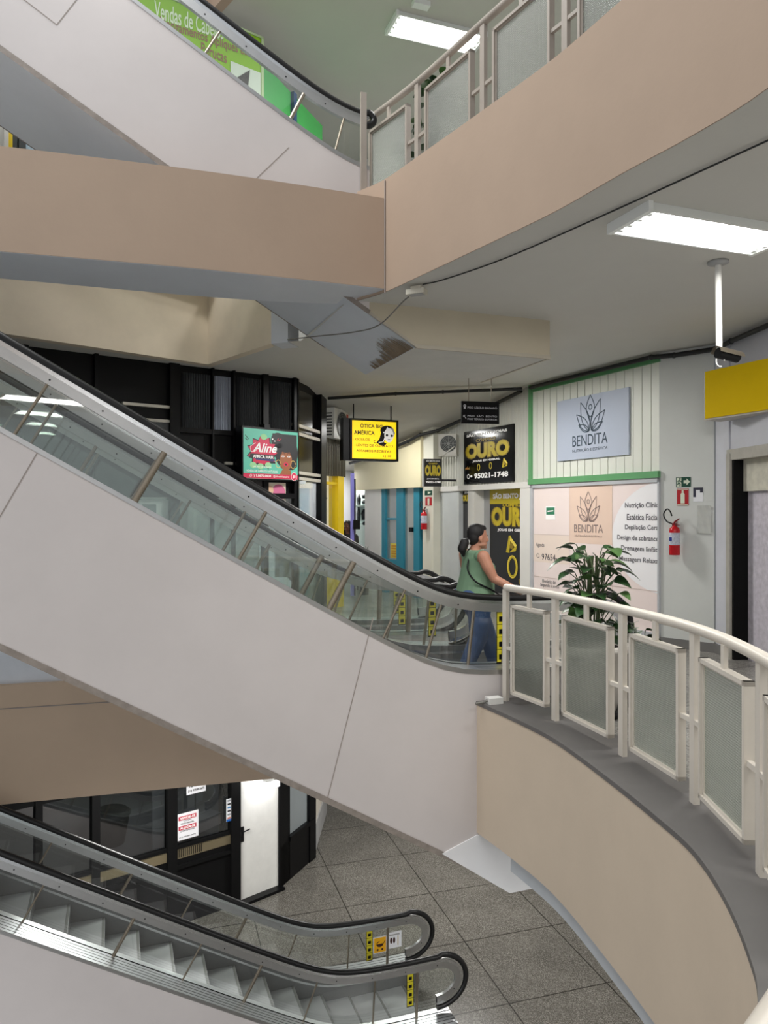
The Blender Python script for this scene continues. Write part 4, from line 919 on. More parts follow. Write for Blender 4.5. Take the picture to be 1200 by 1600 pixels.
# ================================================================ GREY PILLAR FITTINGS
xa = lambda u: WP.a_of(u); zc = lambda v: WP.px(1068, v)[1]
SGREEN = mat('safety_green', (10, 70, 50), .5, var=0); SRED = mat('safety_red', (178, 26, 34), .45, var=0); LUM = mat('luminous_cream', (220, 226, 205), .6, var=0)
mb = MB(); mb.obox(WP, xa(1056.5), xa(1079.5), zc(761), zc(745.5), 0, .006); o = mb.obj('exit_sign', SGREEN); tag(o, 'green running-man exit sign with an arrow on the grey pillar', 'sign')
mb = MB(); b = zc(753); mb.rect(WP, xa(1058), xa(1065), zc(760.5), zc(746.5), .008); a = xa(1073)
mb.poly(WP, [(xa(1068.5), b - .02), (xa(1073), b - .02), (xa(1073), b - .045), (xa(1078.5), b), (xa(1073), b + .045), (xa(1073), b + .02), (xa(1068.5), b + .02)], .008); mb.obj('arrow', LUM, o)
mb = MB(); a = xa(1061.5); mb.ellipse(WP, a + .01, b + .04, .012, .012, .010); mb.stroke(WP, [(a + .005, b + .025), (a - .005, b - .01), (a + .015, b - .03), (a + .01, b - .055)], .014, .010); mb.stroke(WP, [(a - .005, b - .01), (a - .025, b - .04)], .012, .010); mb.stroke(WP, [(a - .02, b + .0), (a - .01, b + .02), (a + .02, b + .012), (a + .03, b - .005)], .01, .010); mb.obj('pictogram', SGREEN, o)
mb = MB(); mb.obox(WP, xa(1058), xa(1076), zc(790), zc(763.5), 0, .006); o = mb.obj('extinguisher_sign', SRED); tag(o, 'red fire extinguisher sign under the green exit sign', 'sign')
mb = MB(); a = xa(1067); b = zc(777); mb.prism(WP, [(a - .026, b - .08), (a + .026, b - .08), (a + .026, b + .04), (a + .01, b + .065), (a - .01, b + .065), (a - .026, b + .04)], .006, .009); mb.ellipse(WP, a, b + .08, .015, .012, .009); 
for r in ((xa(1058.5), xa(1075.5), zc(765.5), zc(764.5)), (xa(1058.5), xa(1075.5), zc(789.5), zc(788))): mb.rect(WP, *r, .009)
mb.obj('pictogram', LUM, o)
mb = MB(); mb.obox(WP, xa(1083.5), xa(1098.5), zc(784), zc(762), 0, .004); o = mb.obj('notice', PAPER); tag(o, 'small white notice with dark corners right of the red extinguisher sign', 'notice')
mb = MB(); mb.rect(WP, xa(1083.5), xa(1098.5), zc(766), zc(762), .006); mb.rect(WP, xa(1083.5), xa(1087.5), zc(777), zc(766), .006); mb.rect(WP, xa(1094), xa(1098.5), zc(770), zc(766), .006); mb.obj('print', mat('notice_dark', (50, 48, 66), .6, var=0), o)
mb = MB(); n = 10; g = [[WP.pt(xa(1090.5) + (xa(1111.5) - xa(1090.5)) * i / n, zc(832) + (zc(790) - zc(832)) * j / n, .012 + .006 * math.sin(i * 1.3 + j * .7) + .004 * math.sin(j * 2.1)) for i in range(n + 1)] for j in range(n + 1)]
mb.add([p for r in g for p in r], [(j * (n + 1) + i, j * (n + 1) + i + 1, (j + 1) * (n + 1) + i + 1, (j + 1) * (n + 1) + i) for j in range(n) for i in range(n)], 0, True); mb.obox(WP, xa(1090.5), xa(1111.5), zc(833), zc(832), 0, .02)
tag(mb.obj('plastic_sleeve', mat('sleeve', (196, 197, 192), .15, var=.05)), 'empty crumpled plastic document sleeve on the grey pillar', 'sleeve')
FR_ = mat('extinguisher_red', (190, 14, 28), .25, var=0); RUBB = mat('hose_black', (14, 14, 15), .5, var=0)
def extinguisher(label, c, h, right, out):
    """c: base point, h: body height, right/out: unit vectors"""
    c = Vector(c); o = thing('fire_extinguisher', label, 'fire extinguisher', c, None); r = h * .155
    ax = Fr(c, right, (0, 0, 1), out)
    mb = MB(); mb.lathe(0, 0, [(0, 0), (r * .95, 0), (r, .02 * h), (r, .72 * h), (r * .85, .8 * h), (r * .4, .85 * h), (r * .38, .88 * h), (0, .88 * h)], 24, 0, ax); mb.obj('cylinder', FR_, o)
    mb = MB(); mb.lathe(0, 0, [(r * 1.01, .3 * h), (r * 1.01, .66 * h)], 24, 0, ax); lab = mb.obj('paper_label', mat('label_print', (196, 200, 214), .5, var=.3, scale=40), o)
    mb = MB(); mb.obox(ax, -r * .6, -r * .1, .42 * h, .53 * h, r * .8, r * 1.03); mb.obj('label_mark', mat('mark_blue', (30, 50, 140), .5, var=0), lab)
    mb = MB(); mb.obox(ax, -r * .35, r * .35, .86 * h, .95 * h, -r * .35, r * .35, 0); mb.prism(ax, [(-r * .1, .93 * h), (r * .9, 1.06 * h), (r * .9, 1.09 * h), (-r * .1, .99 * h)], -r * .18, r * .18); mb.prism(ax, [(0, .9 * h), (r * 1.0, .9 * h), (r * 1.1, .88 * h), (0, .87 * h)], -r * .18, r * .18); mb.obj('valve_lever', mat('lever_dark_red', (120, 16, 22), .3, var=0), o)
    mb = MB(); mb.tube([ax.pt(*p) for p in [tuple(q) for q in catmull([(-r * .3, .92 * h, 0), (-r * 1.5, 1.0 * h, 0), (-r * 2.1, 1.2 * h, 0), (-r * 1.5, 1.36 * h, 0), (-r * .8, 1.3 * h, .01), (-r * .4, 1.16 * h, .02)], 6)]], r * .14, 8); mb.obj('hose', RUBB, o)
    mb = MB(); mb.obox(ax, -.012, .012, .75 * h, 1.0 * h, -r * 1.35, -r * 1.0); mb.obj('wall_hook', GREYP, o)
ab = WP.a_of(1059); extinguisher('large red fire extinguisher hung on the grey pillar', WP.pt(ab, zc(867), .105), .44, WP.x, WP.z)
fw = WF; aw = WF.a_of(671); zw = lambda v: WF.px(671, v)[1]
extinguisher('small looking red fire extinguisher on the far cream pillar', WF.pt(aw, zw(827), .14), .42, WF.x, WF.z)
mb = MB(); mb.obox(WF, WF.a_of(668), WF.a_of(678), zw(790), zw(777), .05, .056); o = mb.obj('extinguisher_sign', SRED); tag(o, 'red extinguisher sign on the far cream pillar', 'sign'); mb = MB(); mb.rect(WF, WF.a_of(671.5), WF.a_of(674.5), zw(789), zw(779), .058); mb.obj('pictogram', LUM, o)
mb = MB(); mb.obox(WF, WF.a_of(667), WF.a_of(678.5), zw(774), zw(766.5), .05, .056); o = mb.obj('exit_sign', SGREEN); tag(o, 'green exit sign on the far cream pillar', 'sign'); mb = MB(); mb.poly(WF, [(WF.a_of(672), zw(768)), (WF.a_of(677), zw(770)), (WF.a_of(672), zw(772.5))], .058); mb.obj('arrow', LUM, o)
# blank yellow fascia sign
fy = wall((3.9, 9.0), (4.246, 8.21)); z1 = fy.px(1103, 581)[1]; z0 = fy.px(1103, 655.5)[1]
o = thing('fascia_sign', 'blank yellow fascia box sign above the shutter doorway', 'sign', fy.pt(.8, z0, 0))
mb = MB(); mb.rect(fy, .0, 1.9, z0 + .01, z1, .012); mb.obox(fy, 0, 1.9, z0 + .01, z1, -.0, .011); mb.obj('face', mat('fascia_yellow', (226, 190, 0), .7, var=.03, spec=.15), o)
mb = MB(); mb.obox(fy, -.03, 1.9, z0 - .01, z1 + .005, -.28, -.001); mb.obj('box', mat('sign_box', (188, 182, 172), .5), o)
# ================================================================ LUMINAIRES
def luminaire(label, c, L, W_, z, tubes=4, group=None):
    """surface fluorescent tray: centre plan point, long side along the escalator direction"""
    o = thing('ceiling_light', label, 'ceiling light', (c[0], c[1], z), group)
    fr = Fr((c[0], c[1], z), (D20.x, D20.y, 0), (-N20.x, -N20.y, 0), (0, 0, -1))
    mb = MB(); mb.obox(fr, -L / 2, L / 2, -W_ / 2, W_ / 2, 0, .012)
    for sg in (-1, 1): mb.prism(Fr(fr.pt(-L / 2, 0, 0), fr.y, fr.z, fr.x), [(sg * (W_ / 2 - .01), .0), (sg * W_ / 2, 0), (sg * (W_ / 2 + .02), .07), (sg * (W_ / 2), .07)], 0, L)
    for sg in (-1, 1): mb.obox(fr, sg * L / 2 - .02, sg * L / 2 + .02, -W_ / 2 - .02, W_ / 2 + .02, 0, .075)
    mb.obj('tray', REFL, o)
    for k in range(tubes):
        b = -W_ / 2 + W_ * (k + .5) / tubes; tm = MB(); tm.tube([fr.pt(-L / 2 + .05, b, .05), fr.pt(L / 2 - .05, b, .05)], .016, 10); tb = tm.obj('tube', TUBE, o)
        for sg in (-1, 1): cm = MB(); cm.obox(fr, sg * (L / 2 - .05) - .015, sg * (L / 2 - .05) + .015, b - .018, b + .018, .0, .07); cm.obj('lamp_holder', REFL, tb)
    return o
luminaire('four-tube fluorescent ceiling light at the right, by the camera pole', (2.386, 5.52), 1.36, .42, HC)
luminaire('four-tube fluorescent ceiling light on the ceiling of the upper storey', (.78, 11.05), 1.42, .46, 8.95)
luminaire('added four-tube fluorescent light, unseen behind the ceiling box', (.75, 10.75), 1.3, .42, HC)  # unseen fitting and area light, added to brighten the back walls
area('ceiling_glow', (.75, 10.75, HC - .1), (1.2, .38), 130)
lx, ly = plan(584, 14.7); luminaire('added four-tube fluorescent light, unseen behind the yellow light box sign', (lx, ly), .8, .3, HC - .17 * (ly - 12.6)); area('ceiling_glow', (lx, ly, HC - .17 * (ly - 12.6) - .1), (.7, .25), 30)  # unseen fitting and area light, added to brighten the cream fascia end
area('ceiling_glow', (.78, 11.05, 8.85), (1.3, .4), 120)
area('ceiling_glow', (2.386, 5.52, HC - .1), (1.2, .38), 60)
# ceiling detector, surveillance camera, emergency lamp, wall lamp
o = thing('smoke_detector', 'small white box on the upper ceiling beside the fluorescent light', 'detector', (.52, 10.5, 8.9)); mb = MB(); mb.obox(Fr((.52, 10.42, 8.95), (D20.x, D20.y, 0), (-N20.x, -N20.y, 0), (0, 0, -1)), -.12, .12, -.06, .06, 0, .07); mb.obj('housing', REFL, o)
X, Y = plan(1122, 6.31)
o = thing('surveillance_camera', 'surveillance camera on a white drop pole from the ceiling', 'camera', (X, Y, HC))
mb = MB(); mb.tube([(X, Y, HC), (X + .01, Y, 3.12)], .026, 12); mb.obj('pole', WHITE, o)
mb = MB(); mb.lathe(X, Y, [(0, HC), (.085, HC), (.085, HC - .02), (.03, HC - .035)], 18); mb.obj('ceiling_flange', GREYP, o)
ca = Fr((X + .02, Y - .02, 3.13), (.25, -1, 0), (.9, .3, -.12))
mb = MB(); mb.tube([ca.o - ca.y * .04, ca.o + ca.y * .17], .045, 14); mb.obj('camera_body', BLACK, o); mb = MB(); mb.add([ca.o + ca.y * t + (Vector((0, 0, 1)) * .056 * math.sin(k * math.pi / 8) + ca.x * .062 * math.cos(k * math.pi / 8)) for t in (-.06, .2) for k in range(9)], [(k, k + 1, 10 + k, 9 + k) for k in range(8)], 0, True); mb.obj('sun_shield', STEEL, o)
mb = MB(); mb.tube([(X + .01 + .035 * math.cos(t), Y - .02, 3.07 + .05 * math.sin(t)) for t in [k * .5 for k in range(11)]], .006, 6); mb.obj('cable_loop', WHITE, o)
p = P(651, 470, 6.95); p.z = 3.86
o = thing('emergency_light', 'small white emergency light on cables under the upper parapet', 'light', p)
el_ = Fr((p.x, p.y, 3.9), (.9, -.43, 0), (0, 0, 1)); mb = MB(); mb.obox(el_, -.09, .09, -.075, -.03, -.05, .05); mb.obox(el_, -.05, .05, -.03, 0.0, -.03, .03); mb.obj('housing', mat('aged_white', (206, 200, 184), .5), o); mb = MB(); mb.obox(el_, -.07, .07, -.08, -.074, -.035, .035); mb.obj('diffuser', GREYP, o)
CABLE = mat('cable_grey', (120, 118, 112), .5, var=0); CABLEB = mat('conduit_black', (24, 26, 27), .45, var=0)
def cable(label, pts, r=.008, m=None, sag=0): 
    mb = MB(); mb.tube(catmull(pts, 5), r, 6); return tag(mb.obj('cable', m or CABLE), label, 'cable')
cable('pair of thin cables drooping across the ceiling box to the emergency light', [(-1.17, 9.0, 3.88), (-.75, 8.4, 3.78), (-.35, 7.9, 3.70), (-.05, 7.5, 3.68), (.2, 7.1, 3.82), (.36, 6.9, 3.87)], .007)
cable('thin dark cable clipped along the underside of the upper balcony edge', [(.36, 6.9, 3.905), (.55, 6.75, 3.905), (1.0, 6.2, 3.905), (1.5, 5.4, 3.905), (2.2, 4.2, 3.905)], .006, CABLEB)
def conduit(label, pts, r=.03):
    mb = MB(); mb.tube(pts, r, 8)
    for i in range(1, len(pts) - 1): mb.ball(pts[i], r * 1.25, 8, 6)
    return tag(mb.obj('conduit', CABLEB), label, 'pipe')
conduit('black conduit crossing the ceiling behind the hanging direction sign', [(-.98, 13.0, 3.78), (.2, 12.75, 3.82), (1.0, 12.6, 3.83), (2.3, 12.35, 3.84)], .028)
conduit('black conduit running along the top of the clinic wall and grey pillar', [tuple(WR.pt(1.9, 3.85, .05)), tuple(WR.pt(.5, 3.85, .05)), tuple(WP.pt(LP + .03, 3.85, .05)), tuple(WP.pt(.2, 3.85, .05)), tuple(WB.pt(LB - .05, 3.86, .12)), tuple(WB.pt(.1, 3.86, .1))], .032)
conduit('black conduit running along the top of the corrugated sheet and cream fascia', [tuple(WC.pt(LC - .15, 3.84, .1)), tuple(WC.pt(1.4, 3.62, .1)), tuple(WC.pt(.1, 3.42, .16)), tuple(WF.pt(LF + .1, 3.36, .2)), tuple(WF.pt(LF - .3, 3.26, .22)), tuple(WF.pt(.6, 2.98, .22)), tuple(WF.pt(0.0, 2.93, .24))], .035)
o = thing('door_lamp', 'glowing white lamp above the white door on the lower storey', 'lamp', (-1.93, 12.95, -2.95))
lw_ = Fr((-1.95, 12.9, -2.93), (.74, .67, 0), (0, 0, 1)); mb = MB(); mb.obox(lw_, -.13, .13, -.06, .06, -.05, .05); mb.obj('diffuser', mat('lamp_glow', (255, 255, 255), .5, var=0, emit=25), o); mb = MB(); mb.obox(lw_, -.14, .14, .062, .09, -.07, .06); mb.obox(lw_, -.02, .02, .085, .11, -.36, -.04); mb.obj('housing', REFL, o)
# junction box at the foot of the curved railing
p = P(772, 1095, 6.9); o = thing('junction_box', 'small white cable box on the grey curb at the railing foot', 'box', (p.x, p.y, .015))
jb = Fr((p.x, p.y, .014), (D20.x, D20.y, 0), (0, 0, 1)); mb = MB(); mb.obox(jb, -.07, .07, 0, .055, -.05, .05); mb.obj('box_body', WHITE, o); mb = MB(); mb.tube([jb.pt(-.07, .03, 0), jb.pt(-.12, .015, .0), jb.pt(-.19, .012, -.0)], .012, 6); mb.obj('cable', CABLE, o)

# ================================================================ AIR CONDITIONERS AND THE FAR SHOPS
def aircon(label, fr, L, H, D, z0, fan_x, bracket=True):
    o = thing('air_conditioner', label, 'air conditioner', fr.pt(L / 2, z0, -D / 2)); AW = mat('ac_white', (222, 220, 212), .4); 
    mb = MB(); mb.obox(fr, 0, L, z0, z0 + H, -D, 0); mb.obj('casing', AW, o)
    r = H * .42; cx = fan_x * L; cz = z0 + H * .5
    mb = MB(); mb.ellipse(fr, cx, cz, r, r, .006, 0, 28); mb.obj('fan_opening', mat('fan_dark', (62, 66, 66), .5, var=0), o)
    mb = MB()
    for k in range(1, 7): mb.stroke(fr, [(cx + r * k / 6.2 * math.cos(t), cz + r * k / 6.2 * math.sin(t)) for t in [j * 2 * math.pi / 28 for j in range(28)]], .007, .012, 0, True)
    for k in range(8): t = k * math.pi / 4; mb.stroke(fr, [(cx, cz), (cx + r * math.cos(t), cz + r * math.sin(t))], .006, .013, 0)
    mb.ellipse(fr, cx, cz, r * .2, r * .2, .014, 0, 14); mb.obj('fan_grille', mat('grille_grey', (150, 152, 150), .5, var=0), o)
    mb = MB(); side = Fr(fr.pt(0, z0, 0), -fr.z, fr.y, -fr.x)
    for k in range(8): mb.obox(side, .04, D - .05, H * (.1 + k * .1), H * (.14 + k * .1), 0, .006)
    mb.obj('side_grille', mat('slot_dark', (60, 60, 58), .6, var=0), o)
    if bracket: mb = MB(); mb.tube([fr.pt(L * .9, z0 + H * .35, .02), fr.pt(L * .3, z0 - .02, .02)], .012, 6); mb.obox(fr, 0, L, z0 - .04, z0, -D, -.02); mb.obj('bracket', AW, o)
    return o
fA = wall(plan(522, 13.55), plan(546, 14.2)); za = fA.px(534, 687)[1]; aircon('air conditioner unit on the black shopfront above the olive panel', fA, ln(plan(522, 13.55), plan(546, 14.2)), fA.px(534, 640)[1] - za, .28, za, .52, False)
mb = MB(); a = fA.a_of(524); mb.rect(fA, fA.a_of(541), fA.a_of(544), za + .35, za + .5, .004); o = mb.obj('label_mark', mat('mark_red', (190, 60, 40), .5, var=0)); o.parent = bpy.data.objects['air_conditioner']; o.matrix_parent_inverse = Matrix.Translation(-bpy.data.objects['air_conditioner'].location)
fB = wall(plan(685, 14.3), plan(713, 14.2)); za = fB.px(699, 709)[1]; aircon('air conditioner unit beside the corrugated sheet, above the small projecting sign', fB, ln(plan(685, 14.3), plan(713, 14.2)), fB.px(699, 678)[1] - za, .25, za, .56)
OLIVE = mat('olive_sheet', (66, 62, 48), .5, var=.08)
fO = wall(plan(511, 13.5), plan(541, 14.35)); LOo = ln(plan(511, 13.5), plan(541, 14.35)); z0, z1 = fO.px(526, 744)[1], fO.px(526, 687)[1]
mb = MB(); k = 12
mb.obox(fO, 0, LOo, z0, z1, -.25, -.02)
for i in range(k): mb.obox(fO, LOo * i / k, LOo * (i + .6) / k, z0, z1, -.02, .0)
struct('wall_olive_panel', mb, OLIVE)
YF = mat('yellow_frame', (240, 205, 10), .45, var=0); LIL = mat('lilac_frame', (132, 128, 205), .45, var=0); TEALF = mat('teal_frame', (42, 136, 160), .45, var=.03)
GLOW = mat('shop_glow', (252, 246, 225), .6, var=0, emit=.35)
def z_of(fr, u, v): return fr.px(u, v)[1]
o = thing('shop_window', 'yellow framed lit shop window below the olive panel', 'window', fO.pt(.1, 0, 0))
mb = MB(); mb.obox(fO, fO.a_of(526), fO.a_of(535), 0, z0, -.2, .03); mb.obox(fO, fO.a_of(508), fO.a_of(535), .95, 1.05, -.1, .02); mb.obox(fO, fO.a_of(508), fO.a_of(527), z_of(fO, 517, 757), z_of(fO, 517, 753), -.1, .01); mb.obj('window_frame', YF, o)
mb = MB(); mb.rect(fO, fO.a_of(507), fO.a_of(526), 1.05, z0, -.16); mb.obj('backing_panel', GLOW, o)
mb = MB(); a = fO.a_of(516); mb.ellipse(fO, a, 1.62, .16, .28, -.15, 0); mb.ellipse(fO, a - .1, 1.3, .12, .12, -.148, 1); mb.ellipse(fO, a + .03, z0 - .35, .06, .1, -.148, 1); mb.stroke(fO, [(a - .2, 2.0), (a + .2, 2.05)], .02, -.148, 1); mb.obj('display_print', [mat('display_grey', (95, 100, 108), .6, var=.4, scale=12), GREY2], o)
mb = MB(); mb.rect(fO, fO.a_of(507), fO.a_of(526), 1.05, z0, -.03); mb.obj('pane', SHOPG, o)
# white shop behind the yellow frame, lilac post, seated person, shelves
fS = wall(plan(520, 18.6), plan(600, 20.0)); mb = MB(); mb.obox(fS, -1.2, 2.6, 0, 3.0, -.1, 0); struct('wall_white_shop', mb, mat('shop_white', (236, 238, 246), .5, var=0))
p0, p1 = plan(547.5, 15.9), plan(555.5, 15.9); fl_ = wall(p0, p1); mb = MB(); mb.obox(fl_, 0, ln(p0, p1) * .75, 0, 2.62, -.06, 0); struct('pillar_lilac', mb, LIL)
mb = MB(); mb.obox(fl_, ln(p0, p1) * .75, ln(p0, p1), 0, 2.5, -.1, .01); struct('door_1', mb, BLACK)
mb = MB(); mb.obox(fl_, ln(p0, p1) * .6, ln(p0, p1) + .1, 1.42, 1.62, .0, .06); struct('trim_10', mb, BLACK)
fK = wall(plan(556, 17.6), plan(575, 17.6)); LK = ln(plan(556, 17.6), plan(575, 17.6))
o = thing('display_shelf', 'white shelf unit with dark goods seen past the lilac post', 'shelf', fK.pt(LK / 2, 0, 0))
mb = MB(); 
for v in (790, 822, 846): z = z_of(fK, 565, v); mb.obox(fK, 0, LK + .05, z - .02, z + .02, -.35, 0)
mb.obox(fK, 0, LK + .05, .7, z_of(fK, 565, 822), -.3, -.02); mb.obox(fK, 0, LK, 0, 2.6, -.4, -.35); mb.obj('shelf_body', mat('shelf_mint', (215, 232, 228), .5, var=0), o)
for k, (u0, u1, va, vb) in enumerate(((557, 564, 772, 789), (565, 574, 771, 779), (557, 563, 792, 819), (564, 574, 795, 812), (565, 574, 781, 788), (566, 573, 815, 821))):
    mb = MB(); a0, a1 = fK.a_of(u0), fK.a_of(u1); za, zb_ = z_of(fK, 565, vb), z_of(fK, 565, va); mb.loft([((a0 + a1) / 2, -.15, za, .4 * (a1 - a0), .08), ((a0 + a1) / 2, -.15, za + .6 * (zb_ - za), .5 * (a1 - a0), .1), ((a0 + a1) / 2, -.15, zb_, .2 * (a1 - a0), .05)], 10)
    mb.v = [tuple(fK.pt(v[0], v[2], v[1])) for v in mb.v]
    tag(mb.obj('bag', mat('goods_dark', (32, 38, 42), .5, var=.3, scale=20)), ['dark bag hanging highest on the shelf nearest the lilac post', 'dark rounded item at the top of the shelf by the pale pillar', 'tall dark bag hanging on the shelf beside the lilac post', 'broad dark bag on the shelf beside the pale pillar', 'low dark item under the topmost one by the pale pillar', 'small dark item lying on the white counter by the pale pillar'][k], 'bag', None)
# teal glazed shopfront under the cream fascia
o = thing('glazed_shopfront', 'teal framed glass shopfront with a door below the cream fascia', 'shopfront', WF.pt(LF * .6, 0, 0))
mb = MB(); A_ = WF.a_of
for u0, u1 in ((597, 604), (621, 632), (648, 657)): mb.obox(WF, A_(u0), A_(u1), 0, 2.32, -.08, .03)
mb.obox(WF, A_(597), A_(632), .55, .75, -.06, .02); mb.obox(WF, A_(597), A_(622), 1.62, 1.66, -.05, .01); mb.obj('frame', TEALF, o)
mb = MB(); mb.rect(WF, A_(604), A_(621), .75, 2.32, -.02); mb.rect(WF, A_(632), A_(648), 0, 2.32, -.02); mb.obj('pane', glass('teal_front_glass', (.86, .9, .9), .06, grime=.25), o)
mb = MB(); mb.obox(WF, A_(643), A_(647.5), z_of(WF, 645, 831), z_of(WF, 645, 824), .0, .07); mb.obj('door_handle', BLACK, o)
mb = MB(); mb.rect(WF, A_(609.5), A_(620), z_of(WF, 615, 872), z_of(WF, 615, 849), -.012, 0); 
for k in range(5): mb.stroke(WF, [(A_(611), z_of(WF, 615, 853 + 4 * k)), (A_(619), z_of(WF, 615, 853 + 4 * k))], .035, -.008, 1)
mb.obj('yellow_notice', [mat('notice_yellow', (232, 214, 90), .5, var=0), mat('notice_orange', (214, 150, 40), .5, var=0)], o)
mb = MB(); mb.obox(WF, A_(612), A_(616), .6, 1.55, -1.2, -1.0); tag(mb.obj('wall_panel', mat('goods_mauve', (120, 88, 88), .6)), 'mauve upright board standing inside the teal shopfront', 'board')

# ================================================================ LOWER SHOP FRONT
la, lb, lc_, ld, le = (-7.0, 9.4), (-2.5, 12.87), (-1.885, 13.42), (-1.38, 14.59), (-1.29, 16.8)
L1, L2, L3, L4 = wall(la, lb), wall(lb, lc_), wall(lc_, ld), wall(ld, le); zf = -5.0
ll = ln(la, lb)
mb = MB(); mb.obox(L1, 0, ll, zf, -1.22, -2.2, -2.1); mb.obox(L1, -.2, 0, zf, -1.22, -2.2, 0); mb.obox(L1, L1.a_of(268), ll, zf, -1.22, -.9, -.85); struct('wall_lower_shop', mb, mat('shop_grey', (200, 202, 206), .6, var=.1, scale=1.5))
mb = MB()
for u, wd in ((60, .1), (149, .12), (268, .17), (367, .18)): a = L1.a_of(u); mb.obox(L1, a - wd / 2, a + wd / 2, zf, -1.22, -.08, .05)
mb.obox(L1, 0, ll, -2.5, -1.22, -.08, .03); z = L1.px(318, 1319)[1]; mb.obox(L1, 0, ll, z - .28, z - .22, -.08, .04); mb.obox(L1, 0, ll, zf, z - .1, -.08, .0); mb.obox(L1, 0, ll, z + .05, z + .1, -.06, .03)
struct('wall_black_lower_front', mb, BLACKM)
mb = MB(); mb.obox(L1, 0, ll - .1, z - .12, z + .05, -.05, .012)
for k in range(12): a = L1.a_of(279) + k * .035; mb.obox(L1, a, a + .012, z - .1, z + .03, .012, .016, 1)
struct('trim_11', mb, [mat('olive_sill', (108, 98, 76), .5), BLACK])
mb = MB(); mb.rect(L1, .0, ll - .1, z + .1, -1.22, -.03); struct('window_8', mb, DARKGL)
mb = MB(); mb.lathe(*L1.pt(L1.a_of(205), 0, -1.0).xy, [(.22, z + .0), (.3, z + .45), (.33, z + .5), (.26, z + .56), (0, z + .58)], 20); o = mb.obj('bin', mat('bin_dark', (40, 44, 48), .4)); tag(o, 'dark round bin inside the glazed lower shop', 'bin')
mb = MB(); a0, a1 = L1.a_of(274), L1.a_of(308.5); z0, z1 = L1.px(291, 1309)[1], L1.px(291, 1268)[1]; W2, H2 = a1 - a0, z1 - z0; mb.obox(L1, a0, a1, z0, z1, .035, .04); o = mb.obj('paper_sign', PAPER); tag(o, 'white and red for-sale and to-let paper on the lower shop glass', 'sign')
mb = MB(); rd = mat('paper_red', (196, 40, 66), .5, var=0)
for y in (.82, .45): mb.rect(L1, a0 + .1 * W2, a0 + .9 * W2, z0 + (y - .075) * H2, z0 + (y + .075) * H2, .043)
mb.obj('red_band', rd, o)
mb = MB(); mb.text(L1, 'VENDE-SE', a0 + W2 / 2, z0 + .82 * H2, .7 * W2, .095 * H2, .046, 0, .04); mb.text(L1, 'ALUGA-SE', a0 + W2 / 2, z0 + .45 * H2, .7 * W2, .095 * H2, .046, 0, .04); mb.obj('lettering', WHT, o)
mb = MB()
for t, y, wd in (('2 LOJAS', .7, .36), ('REGO BRASIL', .61, .6), ('OTIMO PONTO', .33, .66), ('(11) 97589-2672', .1, .74)): mb.text(L1, t, a0 + W2 / 2, z0 + y * H2, wd * W2, .055 * H2, .043, 0, .02)
mb.obj('lettering', INK, o)['label'] = 'black small lettering'
mb = MB(); a0, a1 = L1.a_of(290), L1.a_of(320); z1 = L1.px(305, 1222)[1]; z0 = L1.px(305, 1238)[1]; mb.obox(L1, a0, a1, z0, z1 + .25, .035, .04); o = mb.obj('paper_sign', PAPER); tag(o, 'white paper with a phone number partly hidden by the brown slab edge', 'sign')
mb = MB(); mb.text(L1, '(11) 97589-2672', (a0 + a1) / 2, z0 + .055, (a1 - a0) * .85, .045, .043, 0, .04); mb.text(L1, 'VENDE-SE', (a0 + a1) / 2, z0 + .14, (a1 - a0) * .8, .05, .043, 0, .04); mb.obj('lettering', INK, o)
mb = MB(); a0, a1 = L1.a_of(352), L1.a_of(360.5); z0, z1 = L1.px(356, 1282)[1], L1.px(356, 1247)[1]; mb.obox(L1, a0, a1, z0, z1, .035, .04); o = mb.obj('card_strip', PAPER); tag(o, 'narrow strip of payment card stickers on the lower shop glass', 'sticker')
mb = MB(); n = 6; cl = [GREY2, INK, mat('card_blue', (60, 140, 200), .5, var=0), INK, GREY2, mat('card_orange', (210, 120, 80), .5, var=0), mat('card_deep_blue', (20, 90, 170), .5, var=0)]
for k in range(6): mb.rect(L1, a0 + .02, a1 - .02, z1 - (z1 - z0) * (k + .75) / 6.5, z1 - (z1 - z0) * (k + .3) / 6.5, .043, k)
mb.rect(L1, a0, a1, z0, z0 + .04, .043, 6); mb.obj('print', cl, o)
o = thing('door', 'plain white scuffed door on the lower storey, lit by the lamp', 'door', L2.pt(0, zf, 0)); l2 = ln(lb, lc_)
mb = MB(); mb.obox(L2, .02, l2 - .02, zf + .05, -2.85, -.06, -.01); mb.obj('door_panel', mat('door_white', (225, 224, 220), .55, var=.05, scale=6), o)
mb = MB(); z = L2.px(382, 1300)[1]; mb.obox(L2, .03, .08, z - .16, z + .1, -.01, .005); mb.tube([L2.pt(.055, z + .03, .0), L2.pt(.055, z + .03, .05), L2.pt(.17, z + .045, .05)], .012, 8); mb.obj('door_handle', mat('handle_dark', (50, 50, 52), .3, .8, var=0), o)
mb = MB(); mb.obox(L2, -.0, l2, -2.85, -1.22, -.08, .0); struct('wall_over_door', mb, WHITE)
mb = MB(); mb.obox(L2, -.05, l2 + .02, zf, zf + .05, -.1, .14); struct('trim_12', mb, BLACK)
l3, l4 = ln(lc_, ld), ln(ld, le)
mb = MB(); mb.obox(L3, -.02, .33, zf, -1.22, -.1, .02); mb.obox(L3, l3 - .22, l3 + .02, zf, -1.22, -.1, .04); mb.obox(L3, 0, l3, zf, zf + .75, -.1, .02); mb.obox(L3, .3, l3, zf + .72, zf + .8, -.08, .05); struct('wall_black_return', mb, BLACK)
mb = MB(); mb.obox(L3, .33, l3 - .2, zf + .75, -1.22, -.05, -.03); struct('window_9', mb, mat('frosted_grey', (130, 136, 138), .3, var=.04))
